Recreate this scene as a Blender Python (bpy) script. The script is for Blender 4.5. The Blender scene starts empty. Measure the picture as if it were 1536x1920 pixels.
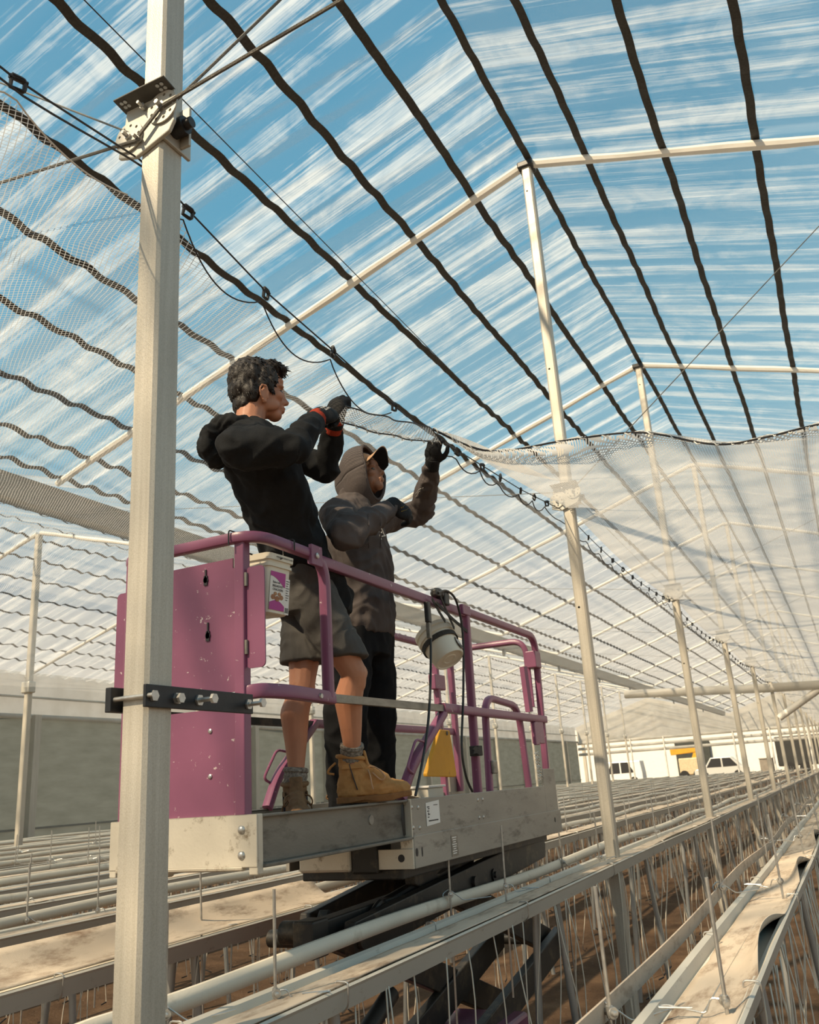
import bpy, bmesh, math, random
from mathutils import Vector, Matrix, Quaternion, noise
random.seed(7)
SC = bpy.context.scene
COL = SC.collection
V = Vector
from mathutils.bvhtree import BVHTree
def evaluated(ob):
    """mesh of ob after its modifiers, worked out in a small scene of its own"""
    ts = bpy.data.scenes.new('bench'); ts.collection.objects.link(ob)
    vl = ts.view_layers[0]; vl.update(); dg = vl.depsgraph
    me = bpy.data.meshes.new_from_object(ob.evaluated_get(dg), depsgraph=dg)
    bpy.data.scenes.remove(ts); return me
CZ = 1.65                                   # eye height of the photographer
# camera solved from the vanishing points of the rows, the posts and the lift
YAW, PIT, ROL, FPX = 0.44166211, 0.30516621, -0.06708145, 1622.49
FW = V((-math.sin(YAW)*math.cos(PIT), math.cos(YAW)*math.cos(PIT), math.sin(PIT)))
_r = V((math.cos(YAW), math.sin(YAW), 0)); _u = _r.cross(FW)
RT = math.cos(ROL)*_r + math.sin(ROL)*_u
UP = -math.sin(ROL)*_r + math.cos(ROL)*_u

def on(px, py, axis, val):
    """place point on the plane axis=val (world metres)"""
    d = (px-768)/FPX*RT - (py-960)/FPX*UP + FW
    i = 'XYZ'.index(axis)
    v = val-CZ if i == 2 else val
    p = d*(v/d[i]); p.z += CZ
    return p

def lin(c):
    return tuple((x/12.92 if x <= .04045 else ((x+.055)/1.055)**2.4) for x in c)
def rgb(r, g, b): return lin((r/255, g/255, b/255))+(1,)

ORD = ['first','second','third','fourth','fifth','sixth','seventh','eighth','ninth','tenth','eleventh','twelfth','thirteenth','fourteenth','fifteenth','sixteenth']

def tag(o, label=None, cat=None, group=None, kind=None):
    if label: o['label'] = label
    if cat: o['category'] = cat
    if group: o['group'] = group
    if kind: o['kind'] = kind
    return o
def root(name, loc, label, cat, group=None):
    o = bpy.data.objects.new(name, None); COL.objects.link(o)
    o.empty_display_size = .1
    o.location = loc
    return tag(o, label, cat, group)
def wloc(o):
    p = V((0,0,0))
    while o is not None:
        p = p + V(o.location); o = o.parent
    return p

class MB:
    def __init__(s): s.v = []; s.f = []; s.uv = None
    def add(s, vs, fs):
        n = len(s.v); s.v += [V(p) for p in vs]; s.f += [tuple(n+i for i in f) for f in fs]; return s
    def box(s, x0, x1, y0, y1, z0, z1):
        return s.add([(x0,y0,z0),(x1,y0,z0),(x1,y1,z0),(x0,y1,z0),(x0,y0,z1),(x1,y0,z1),(x1,y1,z1),(x0,y1,z1)],
              [(0,3,2,1),(4,5,6,7),(0,1,5,4),(1,2,6,5),(2,3,7,6),(3,0,4,7)])
    def obox(s, c, a, b, d):
        c, a, b, d = V(c), V(a), V(b), V(d)
        if a.cross(b).dot(d) < 0: a = -a
        return s.add([c-a-b-d, c+a-b-d, c+a+b-d, c-a+b-d, c-a-b+d, c+a-b+d, c+a+b+d, c-a+b+d],
              [(0,3,2,1),(4,5,6,7),(0,1,5,4),(1,2,6,5),(2,3,7,6),(3,0,4,7)])
    def bar(s, p, q, w, h, up=(0,0,1)):
        p, q = V(p), V(q); t = (q-p); L = t.length; t.normalize(); up = V(up)
        sd = t.cross(up)
        if sd.length < 1e-4: sd = t.cross(V((0,1,0)))
        sd.normalize(); u = sd.cross(t)
        return s.obox((p+q)/2, t*L/2, sd*w/2, u*h/2)
    def sweep(s, pts, prof, up=(0,0,1), closed=False, scl=None, frames=None):
        """sweep closed 2-D profile [(side, up)] along pts with mitred joints"""
        pts = [V(p) for p in pts]; n = len(pts); m = len(prof); up = V(up)
        T = []
        for i in range(n):
            if closed: t = (pts[(i+1)%n]-pts[i]).normalized()+(pts[i]-pts[i-1]).normalized()
            elif i == 0: t = pts[1]-pts[0]
            elif i == n-1: t = pts[-1]-pts[-2]
            else: t = (pts[i+1]-pts[i]).normalized()+(pts[i]-pts[i-1]).normalized()
            T.append(t.normalized())
        sd = T[0].cross(up)
        if sd.length < 1e-3: sd = T[0].cross(V((0.3,1,0.1)))
        sd.normalize(); b = len(s.v)
        for i in range(n):
            if i:
                sd = (T[i-1].rotation_difference(T[i])) @ sd
                sd = (sd - T[i]*sd.dot(T[i])).normalized()
            u = sd.cross(T[i])
            k = 1.0
            if 0 < i < n-1:
                c = max(.35, T[i].dot((pts[i]-pts[i-1]).normalized())); k = 1/c
            q = scl[i] if scl else 1
            # widen along the bisector plane
            for (a, h) in prof:
                s.v.append(pts[i]+sd*a*q+u*h*q)
        rng = n if closed else n-1
        for i in range(rng):
            for j in range(m):
                a = b+i*m+j; c = b+i*m+(j+1)%m; d = b+((i+1)%n)*m+(j+1)%m; e = b+((i+1)%n)*m+j
                s.f.append((a, c, d, e))
        if not closed:
            s.f.append(tuple(b+j for j in range(m))[::-1]); s.f.append(tuple(b+(n-1)*m+j for j in range(m)))
        return s
    def tube(s, pts, r, n=8, closed=False, scl=None, up=(0,0,1)):
        pr = [(math.cos(2*math.pi*i/n)*r, math.sin(2*math.pi*i/n)*r) for i in range(n)]
        return s.sweep(pts, pr, up, closed, scl)
    def rect(s, pts, w, h, up=(0,0,1), r=0.0, closed=False):
        if r <= 0: pr = [(-w/2,-h/2),(w/2,-h/2),(w/2,h/2),(-w/2,h/2)]
        else:
            pr = []
            for (cx, cy, a0) in ((w/2-r,-h/2+r,-90),(w/2-r,h/2-r,0),(-w/2+r,h/2-r,90),(-w/2+r,-h/2+r,180)):
                for k in range(3):
                    a = math.radians(a0+45*k); pr.append((cx+r*math.cos(a), cy+r*math.sin(a)))
        return s.sweep(pts, pr, up, closed)
    def prism(s, o, u, v, w, poly):
        """poly in (u,v) extruded by vector w"""
        o, u, v, w = V(o), V(u), V(v), V(w); n = len(poly)
        if u.cross(v).dot(w) < 0: poly = poly[::-1]
        a = [o+u*x+v*y for x, y in poly]
        return s.add(a+[p+w for p in a], [tuple(range(n))[::-1], tuple(range(n, 2*n))]+[(i,(i+1)%n,n+(i+1)%n,n+i) for i in range(n)])
    def lathe(s, p, ax, prof, n=16):
        """prof = [(distance along ax, radius)]"""
        p, ax = V(p), V(ax).normalized()
        e = ax.cross(V((0,0,1)))
        if e.length < 1e-3: e = ax.cross(V((1,0,0)))
        e.normalize(); g = ax.cross(e); b = len(s.v); m = len(prof)
        for d, r in prof:
            for j in range(n):
                a = 2*math.pi*j/n
                s.v.append(p+ax*d+(e*math.cos(a)+g*math.sin(a))*max(r,1e-5))
        for i in range(m-1):
            for j in range(n):
                s.f.append((b+i*n+j, b+i*n+(j+1)%n, b+(i+1)*n+(j+1)%n, b+(i+1)*n+j))
        s.f.append(tuple(b+j for j in range(n))[::-1]); s.f.append(tuple(b+(m-1)*n+j for j in range(n)))
        return s
    def cyl(s, p, q, r, n=10):
        p, q = V(p), V(q); L = (q-p).length
        return s.lathe(p, q-p, [(0,r),(L,r)], n)
    def ell(s, c, rx, ry, rz, n=12, m=8, rot=None):
        c = V(c); b = len(s.v)
        for i in range(m+1):
            th = math.pi*i/m
            for j in range(n):
                a = 2*math.pi*j/n
                p = V((rx*math.sin(th)*math.cos(a), ry*math.sin(th)*math.sin(a), rz*math.cos(th)))
                if rot is not None: p = rot @ p
                s.v.append(c+p)
        for i in range(m):
            for j in range(n):
                s.f.append((b+i*n+j, b+(i+1)*n+j, b+(i+1)*n+(j+1)%n, b+i*n+(j+1)%n))
        return s
    def grid(s, fn, nu, nv, flip=False):
        b = len(s.v)
        for i in range(nu+1):
            for j in range(nv+1): s.v.append(V(fn(i/nu, j/nv)))
        for i in range(nu):
            for j in range(nv):
                q = (b+i*(nv+1)+j, b+(i+1)*(nv+1)+j, b+(i+1)*(nv+1)+j+1, b+i*(nv+1)+j+1)
                s.f.append(q[::-1] if flip else q)
        return s
    def mesh(s, name, org=(0,0,0)):
        me = bpy.data.meshes.new(name); o = V(org)
        me.from_pydata([p-o for p in s.v], [], s.f); me.update()
        return me
    def build(s, name, m, parent=None, loc=None, smooth=False, bevel=0, seg=2, fix=True, solid=0):
        if parent is not None: org = wloc(parent); L = V((0,0,0))
        else:
            if loc is None:
                xs = [p.x for p in s.v]; ys = [p.y for p in s.v]; zs = [p.z for p in s.v]
                loc = ((min(xs)+max(xs))/2, (min(ys)+max(ys))/2, min(zs))
            org = V(loc); L = org
        me = s.mesh(name, org)
        if fix or smooth:
            bm = bmesh.new(); bm.from_mesh(me)
            if fix: bmesh.ops.recalc_face_normals(bm, faces=bm.faces)
            if smooth:
                for f in bm.faces: f.smooth = True
                for e in bm.edges:
                    if len(e.link_faces) == 2 and e.calc_face_angle(0) > math.radians(42): e.smooth = False
            bm.to_mesh(me); bm.free()
        ob = bpy.data.objects.new(name, me); COL.objects.link(ob)
        ob.location = L; ob.parent = parent
        if m is not None: me.materials.append(m)
        if solid:
            md = ob.modifiers.new('t', 'SOLIDIFY'); md.thickness = solid; md.offset = 0
        if bevel:
            md = ob.modifiers.new('b', 'BEVEL'); md.width = bevel; md.segments = seg; md.limit_method = 'ANGLE'; md.angle_limit = math.radians(40)
            md.harden_normals = False
        return ob

def kids(o): return [c for c in bpy.data.objects if c.parent == o]
def copy_tree(o, parent=None, _k=None):
    if _k is None:
        _k = {}
        for c in bpy.data.objects:
            if c.parent: _k.setdefault(c.parent.name, []).append(c)
    c = o.copy(); COL.objects.link(c); c.parent = parent
    for ch in _k.get(o.name, []): copy_tree(ch, c, _k)
    return c

def arc(c, u, v, r, a0, a1, n=6):
    c, u, v = V(c), V(u), V(v)
    return [c+u*r*math.cos(math.radians(a0+(a1-a0)*i/n))+v*r*math.sin(math.radians(a0+(a1-a0)*i/n)) for i in range(n+1)]
def fillet(pts, r, n=5):
    """round the inner corners of a polyline"""
    pts = [V(p) for p in pts]; out = [pts[0]]
    for i in range(1, len(pts)-1):
        a, b, c = pts[i-1], pts[i], pts[i+1]
        d1, d2 = (a-b), (c-b); k = min(r, d1.length*.49, d2.length*.49)
        p, q = b+d1.normalized()*k, b+d2.normalized()*k
        for j in range(n+1):
            t = j/n; out.append(p*(1-t)**2+b*2*t*(1-t)+q*t*t)
    out.append(pts[-1]); return out
def spline(pts, n=6):
    pts = [V(p) for p in pts]; out = []
    for i in range(len(pts)-1):
        p0 = pts[max(i-1,0)]; p1 = pts[i]; p2 = pts[i+1]; p3 = pts[min(i+2,len(pts)-1)]
        for j in range(n):
            t = j/n
            out.append(.5*((2*p1)+(-p0+p2)*t+(2*p0-5*p1+4*p2-p3)*t*t+(-p0+3*p1-3*p2+p3)*t**3))
    out.append(pts[-1]); return out

# ------------------------------------------------------------------ materials
class NT:
    def __init__(s, name):
        s.m = bpy.data.materials.new(name); s.m.use_nodes = True; s.t = s.m.node_tree; s.t.nodes.clear()
        s.out = s.t.nodes.new('ShaderNodeOutputMaterial')
    def n(s, typ, **kw):
        nd = s.t.nodes.new('ShaderNode'+typ)
        for k, v in kw.items():
            if k.startswith('i_'):
                key = k[2:]; key = int(key) if key.isdigit() else key.replace('_', ' ')
                nd.inputs[key].default_value = v
            else: setattr(nd, k, v)
        return nd
    def l(s, a, b): s.t.links.new(a, b)
    def coord(s, sc=(1,1,1), rot=(0,0,0), src='Object'):
        tc = s.n('TexCoord'); mp = s.n('Mapping'); mp.inputs['Scale'].default_value = sc; mp.inputs['Rotation'].default_value = rot
        s.l(tc.outputs[src], mp.inputs[0]); return mp.outputs[0]
    def noise(s, vec, scale, detail=4, rough=.55, dist=0):
        nd = s.n('TexNoise'); nd.inputs['Scale'].default_value = scale; nd.inputs['Detail'].default_value = detail
        nd.inputs['Roughness'].default_value = rough; nd.inputs['Distortion'].default_value = dist
        s.l(vec, nd.inputs['Vector']); return nd.outputs['Fac']
    def ramp(s, fac, stops):
        nd = s.n('ValToRGB'); el = nd.color_ramp.elements
        while len(el) < len(stops): el.new(.5)
        for e, (p, c) in zip(el, stops):
            e.position = p; e.color = c if len(c) == 4 else tuple(c)+(1,)
        s.l(fac, nd.inputs[0]); return nd.outputs[0]
    def math(s, op, a, b=None, c=None):
        nd = s.n('Math', operation=op)
        for i, x in enumerate((a, b, c)):
            if x is None: continue
            if isinstance(x, (int, float)): nd.inputs[i].default_value = x
            else: s.l(x, nd.inputs[i])
        return nd.outputs[0]
    def mix(s, fac, a, b, blend='MIX'):
        nd = s.n('Mix', data_type='RGBA', blend_type=blend)
        for i, x in ((0, fac), (6, a), (7, b)):
            if isinstance(x, (int, float)): nd.inputs[i].default_value = x
            elif isinstance(x, tuple): nd.inputs[i].default_value = x
            else: s.l(x, nd.inputs[i])
        return nd.outputs[2]
    def bump(s, h, strength=.3, dist=.01):
        nd = s.n('Bump'); nd.inputs['Strength'].default_value = strength; nd.inputs['Distance'].default_value = dist
        s.l(h, nd.inputs['Height']); return nd.outputs[0]
    def done(s, col, rough=.6, metal=0, bump=None, spec=.5, sub=0, **kw):
        b = s.n('BsdfPrincipled')
        for k, x in (('Base Color', col), ('Roughness', rough), ('Metallic', metal), ('Specular IOR Level', spec)):
            if isinstance(x, (int, float, tuple)): b.inputs[k].default_value = x
            else: s.l(x, b.inputs[k])
        for k, x in kw.items(): b.inputs[k.replace('_', ' ')].default_value = x
        if bump is not None: s.l(bump, b.inputs['Normal'])
        s.l(b.outputs[0], s.out.inputs[0]); return s.m

W1 = (1,1,1,1)
def dk(c, k): return (c[0]*k, c[1]*k, c[2]*k, 1)
def m_simple(name, c, rough=.6, metal=0, var=.25, scale=8, bump=.15, bscale=60, spec=.5, stretch=(1,1,1)):
    t = NT(name); v = t.coord(stretch)
    f = t.noise(v, scale, 5)
    col = t.ramp(f, [(.25, dk(c, 1-var)), (.75, dk(c, 1+var*.6))])
    b = t.bump(t.noise(v, bscale, 3), bump, .004)
    return t.done(col, rough, metal, b, spec)
def m_worn(name, c, chip, lo, hi, rough=.4, metal=0, scale=14, var=.15, bump=.1, spec=.5, stretch=(1,1,1), bscale=90):
    """paint or metal with sharp-edged chips, scuffs or dirt of another colour"""
    t = NT(name); v = t.coord(stretch)
    base = t.ramp(t.noise(v, 3, 4), [(.3, dk(c, 1-var)), (.7, dk(c, 1+var))])
    f = t.ramp(t.noise(v, scale, 8, .7), [(lo, (0,0,0,1)), (hi, W1)])
    col = t.mix(f, base, chip)
    return t.done(col, rough, metal, t.bump(t.noise(v, bscale, 3), bump, .003), spec)

M = {}
def build_mats():
    M['galv'] = m_worn('galvanised_post', (.55,.515,.445,1), (.20,.14,.09,1), .70, .78, .42, .25, 22, .14, .25, .5, (1,1,.35), 160)
    t = NT('galvanised_post'); v = t.coord((1,1,.45))
    base = t.ramp(t.noise(v, 3, 4), [(.3, (.49,.455,.39,1)), (.7, (.60,.565,.49,1))])
    sp = t.ramp(t.noise(t.coord((1,1,.8)), 330, 3, .6), [(.30, (.84,.82,.78,1)), (.5, (.98,.98,.98,1)), (.7, (1.08,1.07,1.04,1))])
    col = t.mix(1.0, base, sp, 'MULTIPLY')
    rs = t.ramp(t.noise(v, 24, 8, .72), [(.69, (0,0,0,1)), (.78, W1)])
    vs_ = t.ramp(t.noise(t.coord((30,30,.8)), 2, 4), [(.35, (.86,.85,.83,1)), (.65, W1)])
    col = t.mix(1.0, t.mix(rs, col, (.22,.15,.09,1)), vs_, 'MULTIPLY')
    M['galv'] = t.done(col, .45, .2, t.bump(t.noise(v, 330, 3, .6), .3, .002), .5)
    M['steel'] = m_simple('zinc_steel', (.52,.51,.48,1), .34, .75, .3, 30, .1)
    M['galvpipe'] = m_simple('galvanised_pipe', (.42,.43,.42,1), .38, .6, .3, 12, .1, 60, .5, (1,1,.3))
    M['whitesteel'] = m_worn('white_painted_steel', (.74,.71,.64,1), (.30,.24,.17,1), .68, .80, .5, 0, 9, .08, .1)
    M['gutter'] = m_worn('gutter_steel', (.55,.515,.44,1), (.20,.14,.09,1), .60, .80, .5, .05, 26, .08, .1, .5, (1,.35,1))
    M['gutter_in'] = m_worn('gutter_white_liner', (.74,.69,.58,1), (.28,.20,.13,1), .56, .80, .55, 0, 18, .06, .15)
    M['cloth'] = m_worn('dusty_ground_cloth', (.60,.50,.385,1), (.23,.155,.10,1), .50, .70, .8, 0, 7, .15, .4, .3, (1.6,.5,1), 420)
    M['hose'] = m_worn('white_layflat', (.68,.62,.51,1), (.36,.28,.19,1), .58, .82, .55, 0, 6, .08, .2)
    M['band'] = m_worn('tan_band', (.50,.41,.32,1), (.28,.21,.15,1), .5, .7, .75, 0, 16, .12, .3, .3, (1,.4,1))
    M['dripper'] = m_simple('drip_tube', (.72,.67,.56,1), .5, 0, .1, 12, 0)
    M['blackplastic'] = m_simple('black_plastic', (.022,.021,.020,1), .45, 0, .3, 20, .1)
    M['strap'] = m_simple('black_strap', (.062,.057,.050,1), .75, 0, .3, 60, .4, 300, .2)
    M['wire'] = m_simple('black_wire', (.03,.03,.032,1), .5, 0, .2, 30, 0)
    M['cable'] = m_simple('steel_cable', (.16,.15,.13,1), .45, .5, .4, 160, .6, 500)
    M['cord'] = m_simple('white_cord', (.78,.76,.70,1), .8, 0, .1, 40, .2)
    M['purple'] = m_worn('purple_paint', (.228,.076,.142,1), (.55,.46,.46,1), .655, .665, .34, 0, 34, .10, .06, .5)
    M['purpledk'] = M['purple']
    M['alu'] = m_worn('scuffed_aluminium', (.64,.59,.49,1), (.25,.20,.14,1), .58, .70, .45, .3, 13, .14, .15, .5, (1,.6,1))
    M['alu2'] = m_worn('dull_aluminium', (.33,.31,.27,1), (.13,.12,.10,1), .54, .72, .5, .4, 11, .18, .15, .5, (1,.4,1.4))
    M['alu3'] = m_worn('dark_channel', (.185,.175,.15,1), (.07,.062,.05,1), .50, .70, .5, .4, 9, .22, .15, .5, (1,.5,1.4))  # darker, uneven tone for the roll-out deck channels
    M['rawsteel'] = m_simple('raw_steel_tube', (.28,.26,.22,1), .45, .6, .35, 30, .1, 90, .5, (1,.3,1))
    M['black'] = m_worn('black_painted_steel', (.020,.019,.017,1), (.13,.098,.06,1), .52, .72, .5, .0, 7, .3, .15)
    M['blackpl'] = m_simple('black_plate', (.014,.015,.018,1), .45, .1, .3, 20, .1)
    M['yellow'] = m_worn('yellow_vinyl', (.60,.30,.018,1), (.20,.09,.02,1), .62, .74, .6, 0, 20, .12, .3)
    M['pail'] = m_worn('white_pail_plastic', (.74,.69,.57,1), (.32,.24,.15,1), .62, .78, .4, 0, 12, .06, .05)
    M['pink'] = m_simple('pink_label', (.42,.028,.26,1), .4, 0, .05, 5, 0)
    M['paper'] = m_simple('white_label', (.80,.77,.72,1), .5, 0, .04, 8, 0)
    M['ink'] = m_simple('dark_ink', (.02,.02,.022,1), .5, 0, .05, 8, 0)
    M['brownprint'] = m_worn('cracker_print', (.30,.12,.05,1), (.55,.32,.15,1), .5, .6, .5, 0, 60, .2, 0)
    M['window_mesh'] = None
    M['wallwhite'] = None
    M['soil'] = None
    M['grey_beam'] = m_worn('grey_steel_beam', (.22,.22,.195,1), (.13,.12,.10,1), .6, .8, .5, .4, 6, .1, .1)
    # ground
    t = NT('brown_soil'); v = t.coord()
    f = t.noise(v, 2.2, 8, .65)
    col = t.ramp(f, [(.3, (.075,.044,.026,1)), (.55, (.15,.090,.052,1)), (.75, (.23,.145,.085,1))])
    st = t.ramp(t.noise(v, 34, 4, .6), [(.62, (0,0,0,1)), (.7, W1)])
    col = t.mix(st, col, (.27,.20,.14,1))
    M['soil'] = t.done(col, .95, 0, t.bump(t.noise(v, 24, 8, .7), .9, .03), .15)
    # white translucent curtain
    t = NT('white_curtain'); v = t.coord((1,1,1))
    c = t.ramp(t.noise(v, 1.5, 4), [(.3, (.66,.63,.57,1)), (.7, (.80,.78,.73,1))])
    d = t.n('BsdfDiffuse'); tr = t.n('BsdfTranslucent'); mx = t.n('MixShader'); mx.inputs[0].default_value = .55
    t.l(c, d.inputs[0]); t.l(c, tr.inputs[0]); t.l(d.outputs[0], mx.inputs[1]); t.l(tr.outputs[0], mx.inputs[2]); t.l(mx.outputs[0], t.out.inputs[0])
    M['curtain'] = t.m
    t = NT('windbreak_cloth'); v = t.coord((1,1,4))
    c = t.ramp(t.noise(v, 1.2, 5), [(.3, (.25,.26,.225,1)), (.7, (.32,.33,.29,1))])
    d = t.n('BsdfDiffuse'); tr = t.n('BsdfTranslucent'); mx = t.n('MixShader'); mx.inputs[0].default_value = .5
    t.l(c, d.inputs[0]); t.l(c, tr.inputs[0]); t.l(d.outputs[0], mx.inputs[1]); t.l(tr.outputs[0], mx.inputs[2]); t.l(mx.outputs[0], t.out.inputs[0])
    M['window_mesh'] = t.m
    # clear roof film; streaks of sun caught on folds painted in as opacity
    def film(name, base, amt, white):
        t = NT(name); tc = t.n('TexCoord')
        mp = t.n('Mapping'); mp.inputs['Scale'].default_value = (.11, 3.0, .0); t.l(tc.outputs['Object'], mp.inputs[0])
        f1 = t.noise(mp.outputs[0], 1.35, 6, .62, .35)
        mp2 = t.n('Mapping'); mp2.inputs['Scale'].default_value = (.55, 26, 0); t.l(tc.outputs['Object'], mp2.inputs[0])
        f2 = t.noise(mp2.outputs[0], 1.6, 6, .7, .3)
        mp3 = t.n('Mapping'); mp3.inputs['Scale'].default_value = (2.5, 3.0, 0); t.l(tc.outputs['Object'], mp3.inputs[0])
        f3 = t.noise(mp3.outputs[0], .7, 4, .6, 1.5)
        a = t.math('MULTIPLY_ADD', f2, .30, t.math('MULTIPLY_ADD', f3, .20, t.math('MULTIPLY', f1, .70)))
        op = t.ramp(a, [(.575, (base,)*3), (.635, (base+(amt-base)*.40,)*3), (.72, (amt,)*3)])
        d = t.n('BsdfDiffuse'); d.inputs[0].default_value = white
        tr = t.n('BsdfTranslucent'); tr.inputs[0].default_value = white
        mx = t.n('MixShader'); mx.inputs[0].default_value = .86
        t.l(d.outputs[0], mx.inputs[1]); t.l(tr.outputs[0], mx.inputs[2])
        tp = t.n('BsdfTransparent'); tp.inputs[0].default_value = (.97,.98,.99,1)
        m2 = t.n('MixShader'); t.l(op, m2.inputs[0]); t.l(tp.outputs[0], m2.inputs[1]); t.l(mx.outputs[0], m2.inputs[2])
        g = t.n('BsdfGlossy'); g.inputs['Roughness'].default_value = .25; g.inputs[0].default_value = (.9,.9,.9,1)
        fr = t.n('Fresnel'); fr.inputs[0].default_value = 1.4
        m3 = t.n('MixShader'); t.l(t.math('MULTIPLY', fr.outputs[0], .16), m3.inputs[0]); t.l(m2.outputs[0], m3.inputs[1]); t.l(g.outputs[0], m3.inputs[2])
        t.l(m3.outputs[0], t.out.inputs[0]); return t.m
    M['film'] = film('roof_film', .045, .56, (.94,.93,.91,1))
    # knotted net: white thread lattice over nothing
    def net(name, cell, w, uv=False, white=(.86,.84,.80,1), fine=0.0):
        t = NT(name); tc = t.n('TexCoord'); sp = t.n('SeparateXYZ'); t.l(tc.outputs['UV' if uv else 'Object'], sp.inputs[0])
        x, y = sp.outputs[0], sp.outputs[1]
        nz = t.n('TexNoise'); nz.inputs['Scale'].default_value = 3.0; t.l(tc.outputs['Object'], nz.inputs['Vector'])
        wob = t.math('MULTIPLY', nz.outputs['Fac'], .03)
        a = t.math('ADD', t.math('ADD', t.math('MULTIPLY', x, .62), y), wob); b = t.math('ADD', t.math('SUBTRACT', y, t.math('MULTIPLY', x, .62)), wob)
        def line(u):
            fr = t.math('FRACT', t.math('DIVIDE', u, cell))
            return t.math('LESS_THAN', t.math('ABSOLUTE', t.math('SUBTRACT', fr, .5)), w/2)
        ln = t.math('MAXIMUM', line(a), line(b))
        fac = t.math('MAXIMUM', ln, fine) if fine else ln
        d = t.n('BsdfDiffuse'); d.inputs[0].default_value = white
        tr = t.n('BsdfTranslucent'); tr.inputs[0].default_value = white
        mx = t.n('MixShader'); mx.inputs[0].default_value = .45; t.l(d.outputs[0], mx.inputs[1]); t.l(tr.outputs[0], mx.inputs[2])
        tp = t.n('BsdfTransparent'); m2 = t.n('MixShader'); t.l(fac, m2.inputs[0]); t.l(tp.outputs[0], m2.inputs[1]); t.l(mx.outputs[0], m2.inputs[2])
        t.l(m2.outputs[0], t.out.inputs[0]); return t.m
    M['net'] = net('crop_net', .020, .13)
    M['net2'] = net('bunched_crop_net', .017, .46)
    M['net3'] = net('held_net', .022, .24, True)
build_mats()
# ------------------------------------------------------------------ the house
RZ, VZ = 5.30+CZ, 3.46+CZ           # ridge and valley heights
XP = -1.65                          # post row beside the lift
XN2 = -13.0                         # next post row
RZ2 = 5.03+CZ
XV = -7.32; XW = -18.6; XRV = 4.02
Y0, Y1 = -9.0, 66.0
POSTY = [1.79+4.65*k for k in range(14)]
def rafter_h(x):
    """film height without the ripples"""
    if x > XRV: return VZ+(x-XRV)*.30
    if x >= XP: return RZ-(x-XP)*(RZ-VZ)/(XRV-XP)
    if x >= XV: return RZ-(XP-x)*(RZ-VZ)/(XP-XV)
    if x >= XN2: return VZ+(XV-x)*(RZ2-VZ)/(XV-XN2)
    return RZ2-(XN2-x)*.31
def ripple(x, y):
    n1 = noise.noise((x*.35, y*.22, 3.1))*2.2
    n2 = noise.noise((x*.8, y*.9, 7.7))
    a = (.008+.013*min(1, max(0, (XP-x)/5.5))**1.4 if x > XV else .022)+.007*noise.noise((x*.5, y*.3, 11.0))
    return a*math.sin(2*math.pi*y/.40+n1*2.0+.8*math.sin(x*1.3))+(.004 if x > XV else .010)*math.sin(2*math.pi*y/.235+n1*3)+.010*n2
def film_z(x, y): return rafter_h(x)+.02+ripple(x, y)

# ground
mb = MB(); mb.grid(lambda u, v: (-40+75*u, -12+150*v, .03*noise.noise((u*60, v*120, 0))+ (.45 if v > .53 else 0)), 60, 120)
tag(mb.build('ground', M['soil'], loc=(0,0,0), smooth=True), kind='structure')
# roof films, one sheet per slope
def roof(name, xa, xb, nx):
    mb = MB(); ys = []; y = Y0
    while y < Y1:
        ys.append(y); y += .045 if y < 22 else (.07 if y < 40 else .12)
    ys.append(Y1)
    for y in ys:
        for i in range(nx+1):
            x = xa+(xb-xa)*i/nx; mb.v.append(V((x, y, film_z(x, y))))
    for j in range(len(ys)-1):
        for i in range(nx):
            a = j*(nx+1)+i; mb.f.append((a, a+1, a+nx+2, a+nx+1))
    o = mb.build(name, M['film'], loc=(0,0,0), fix=False)
    for p in o.data.polygons: p.use_smooth = True
    tag(o, kind='structure')
roof('ceiling', XV, XP, 22); roof('ceiling', XP, XRV, 22); roof('ceiling', XN2, XV, 18); roof('ceiling', XW, XN2, 18)

# straps under the film
def strap(name, x, label, group, w=.062, ya=Y0+4, yb=Y1, jit=.005, drop=.012):
    mb = MB(); ys = []; y = ya
    while y < yb:
        ys.append(y); y += .055 if y < 18 else (.09 if y < 34 else .16)
    for y in ys:
        xx = x+jit*math.sin(y*2.3+x*5)+.003*math.sin(y*15.0+x); z = film_z(xx, y)-drop
        sl = (film_z(xx+.05, y)-film_z(xx-.05, y))/.1
        mb.v += [V((xx-w/2, y, z-sl*w/2)), V((xx+w/2, y, z+sl*w/2)), V((xx+w/2, y, z+sl*w/2-.004)), V((xx-w/2, y, z-sl*w/2-.004))]
    for j in range(len(ys)-1):
        b = j*4
        for k in range(4): mb.f.append((b+k, b+(k+1)%4, b+4+(k+1)%4, b+4+k))
    o = mb.build(name, M['strap'], loc=(x, ya, film_z(x, ya)), fix=False)
    tag(o, label, 'strap', group)
OFFS = [.53, 1.165, 1.86, 2.59, 3.27, 3.94, 4.62, 5.20, 5.62]
strap('roof_strap', XP+.03, 'black strap running under the roof ridge above the near post row', 'black straps under the near roof')
for i, d in enumerate(OFFS):
    strap('roof_strap', XP-d, 'black strap under the left near slope, %s below the ridge' % ORD[i], 'black straps under the near roof')
for i, d in enumerate(OFFS[:4]):
    strap('roof_strap', XP+d, 'black strap under the right roof slope, %s below the ridge' % ORD[i], 'black straps under the near roof')
for i in range(8):
    strap('roof_strap', XN2-.25-.66*i, 'thin black strap under the outermost roof slope, %s one below its ridge' % ORD[i], 'black straps under the far left roof', .05, 6, 60, .02)
for i in range(3):
    strap('roof_strap', XN2+.9+1.5*i, 'thin black strap between valley gutter and far left ridge, %s from that ridge' % ORD[i], 'black straps under the far left roof', .05, 6, 60, .02)

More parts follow.
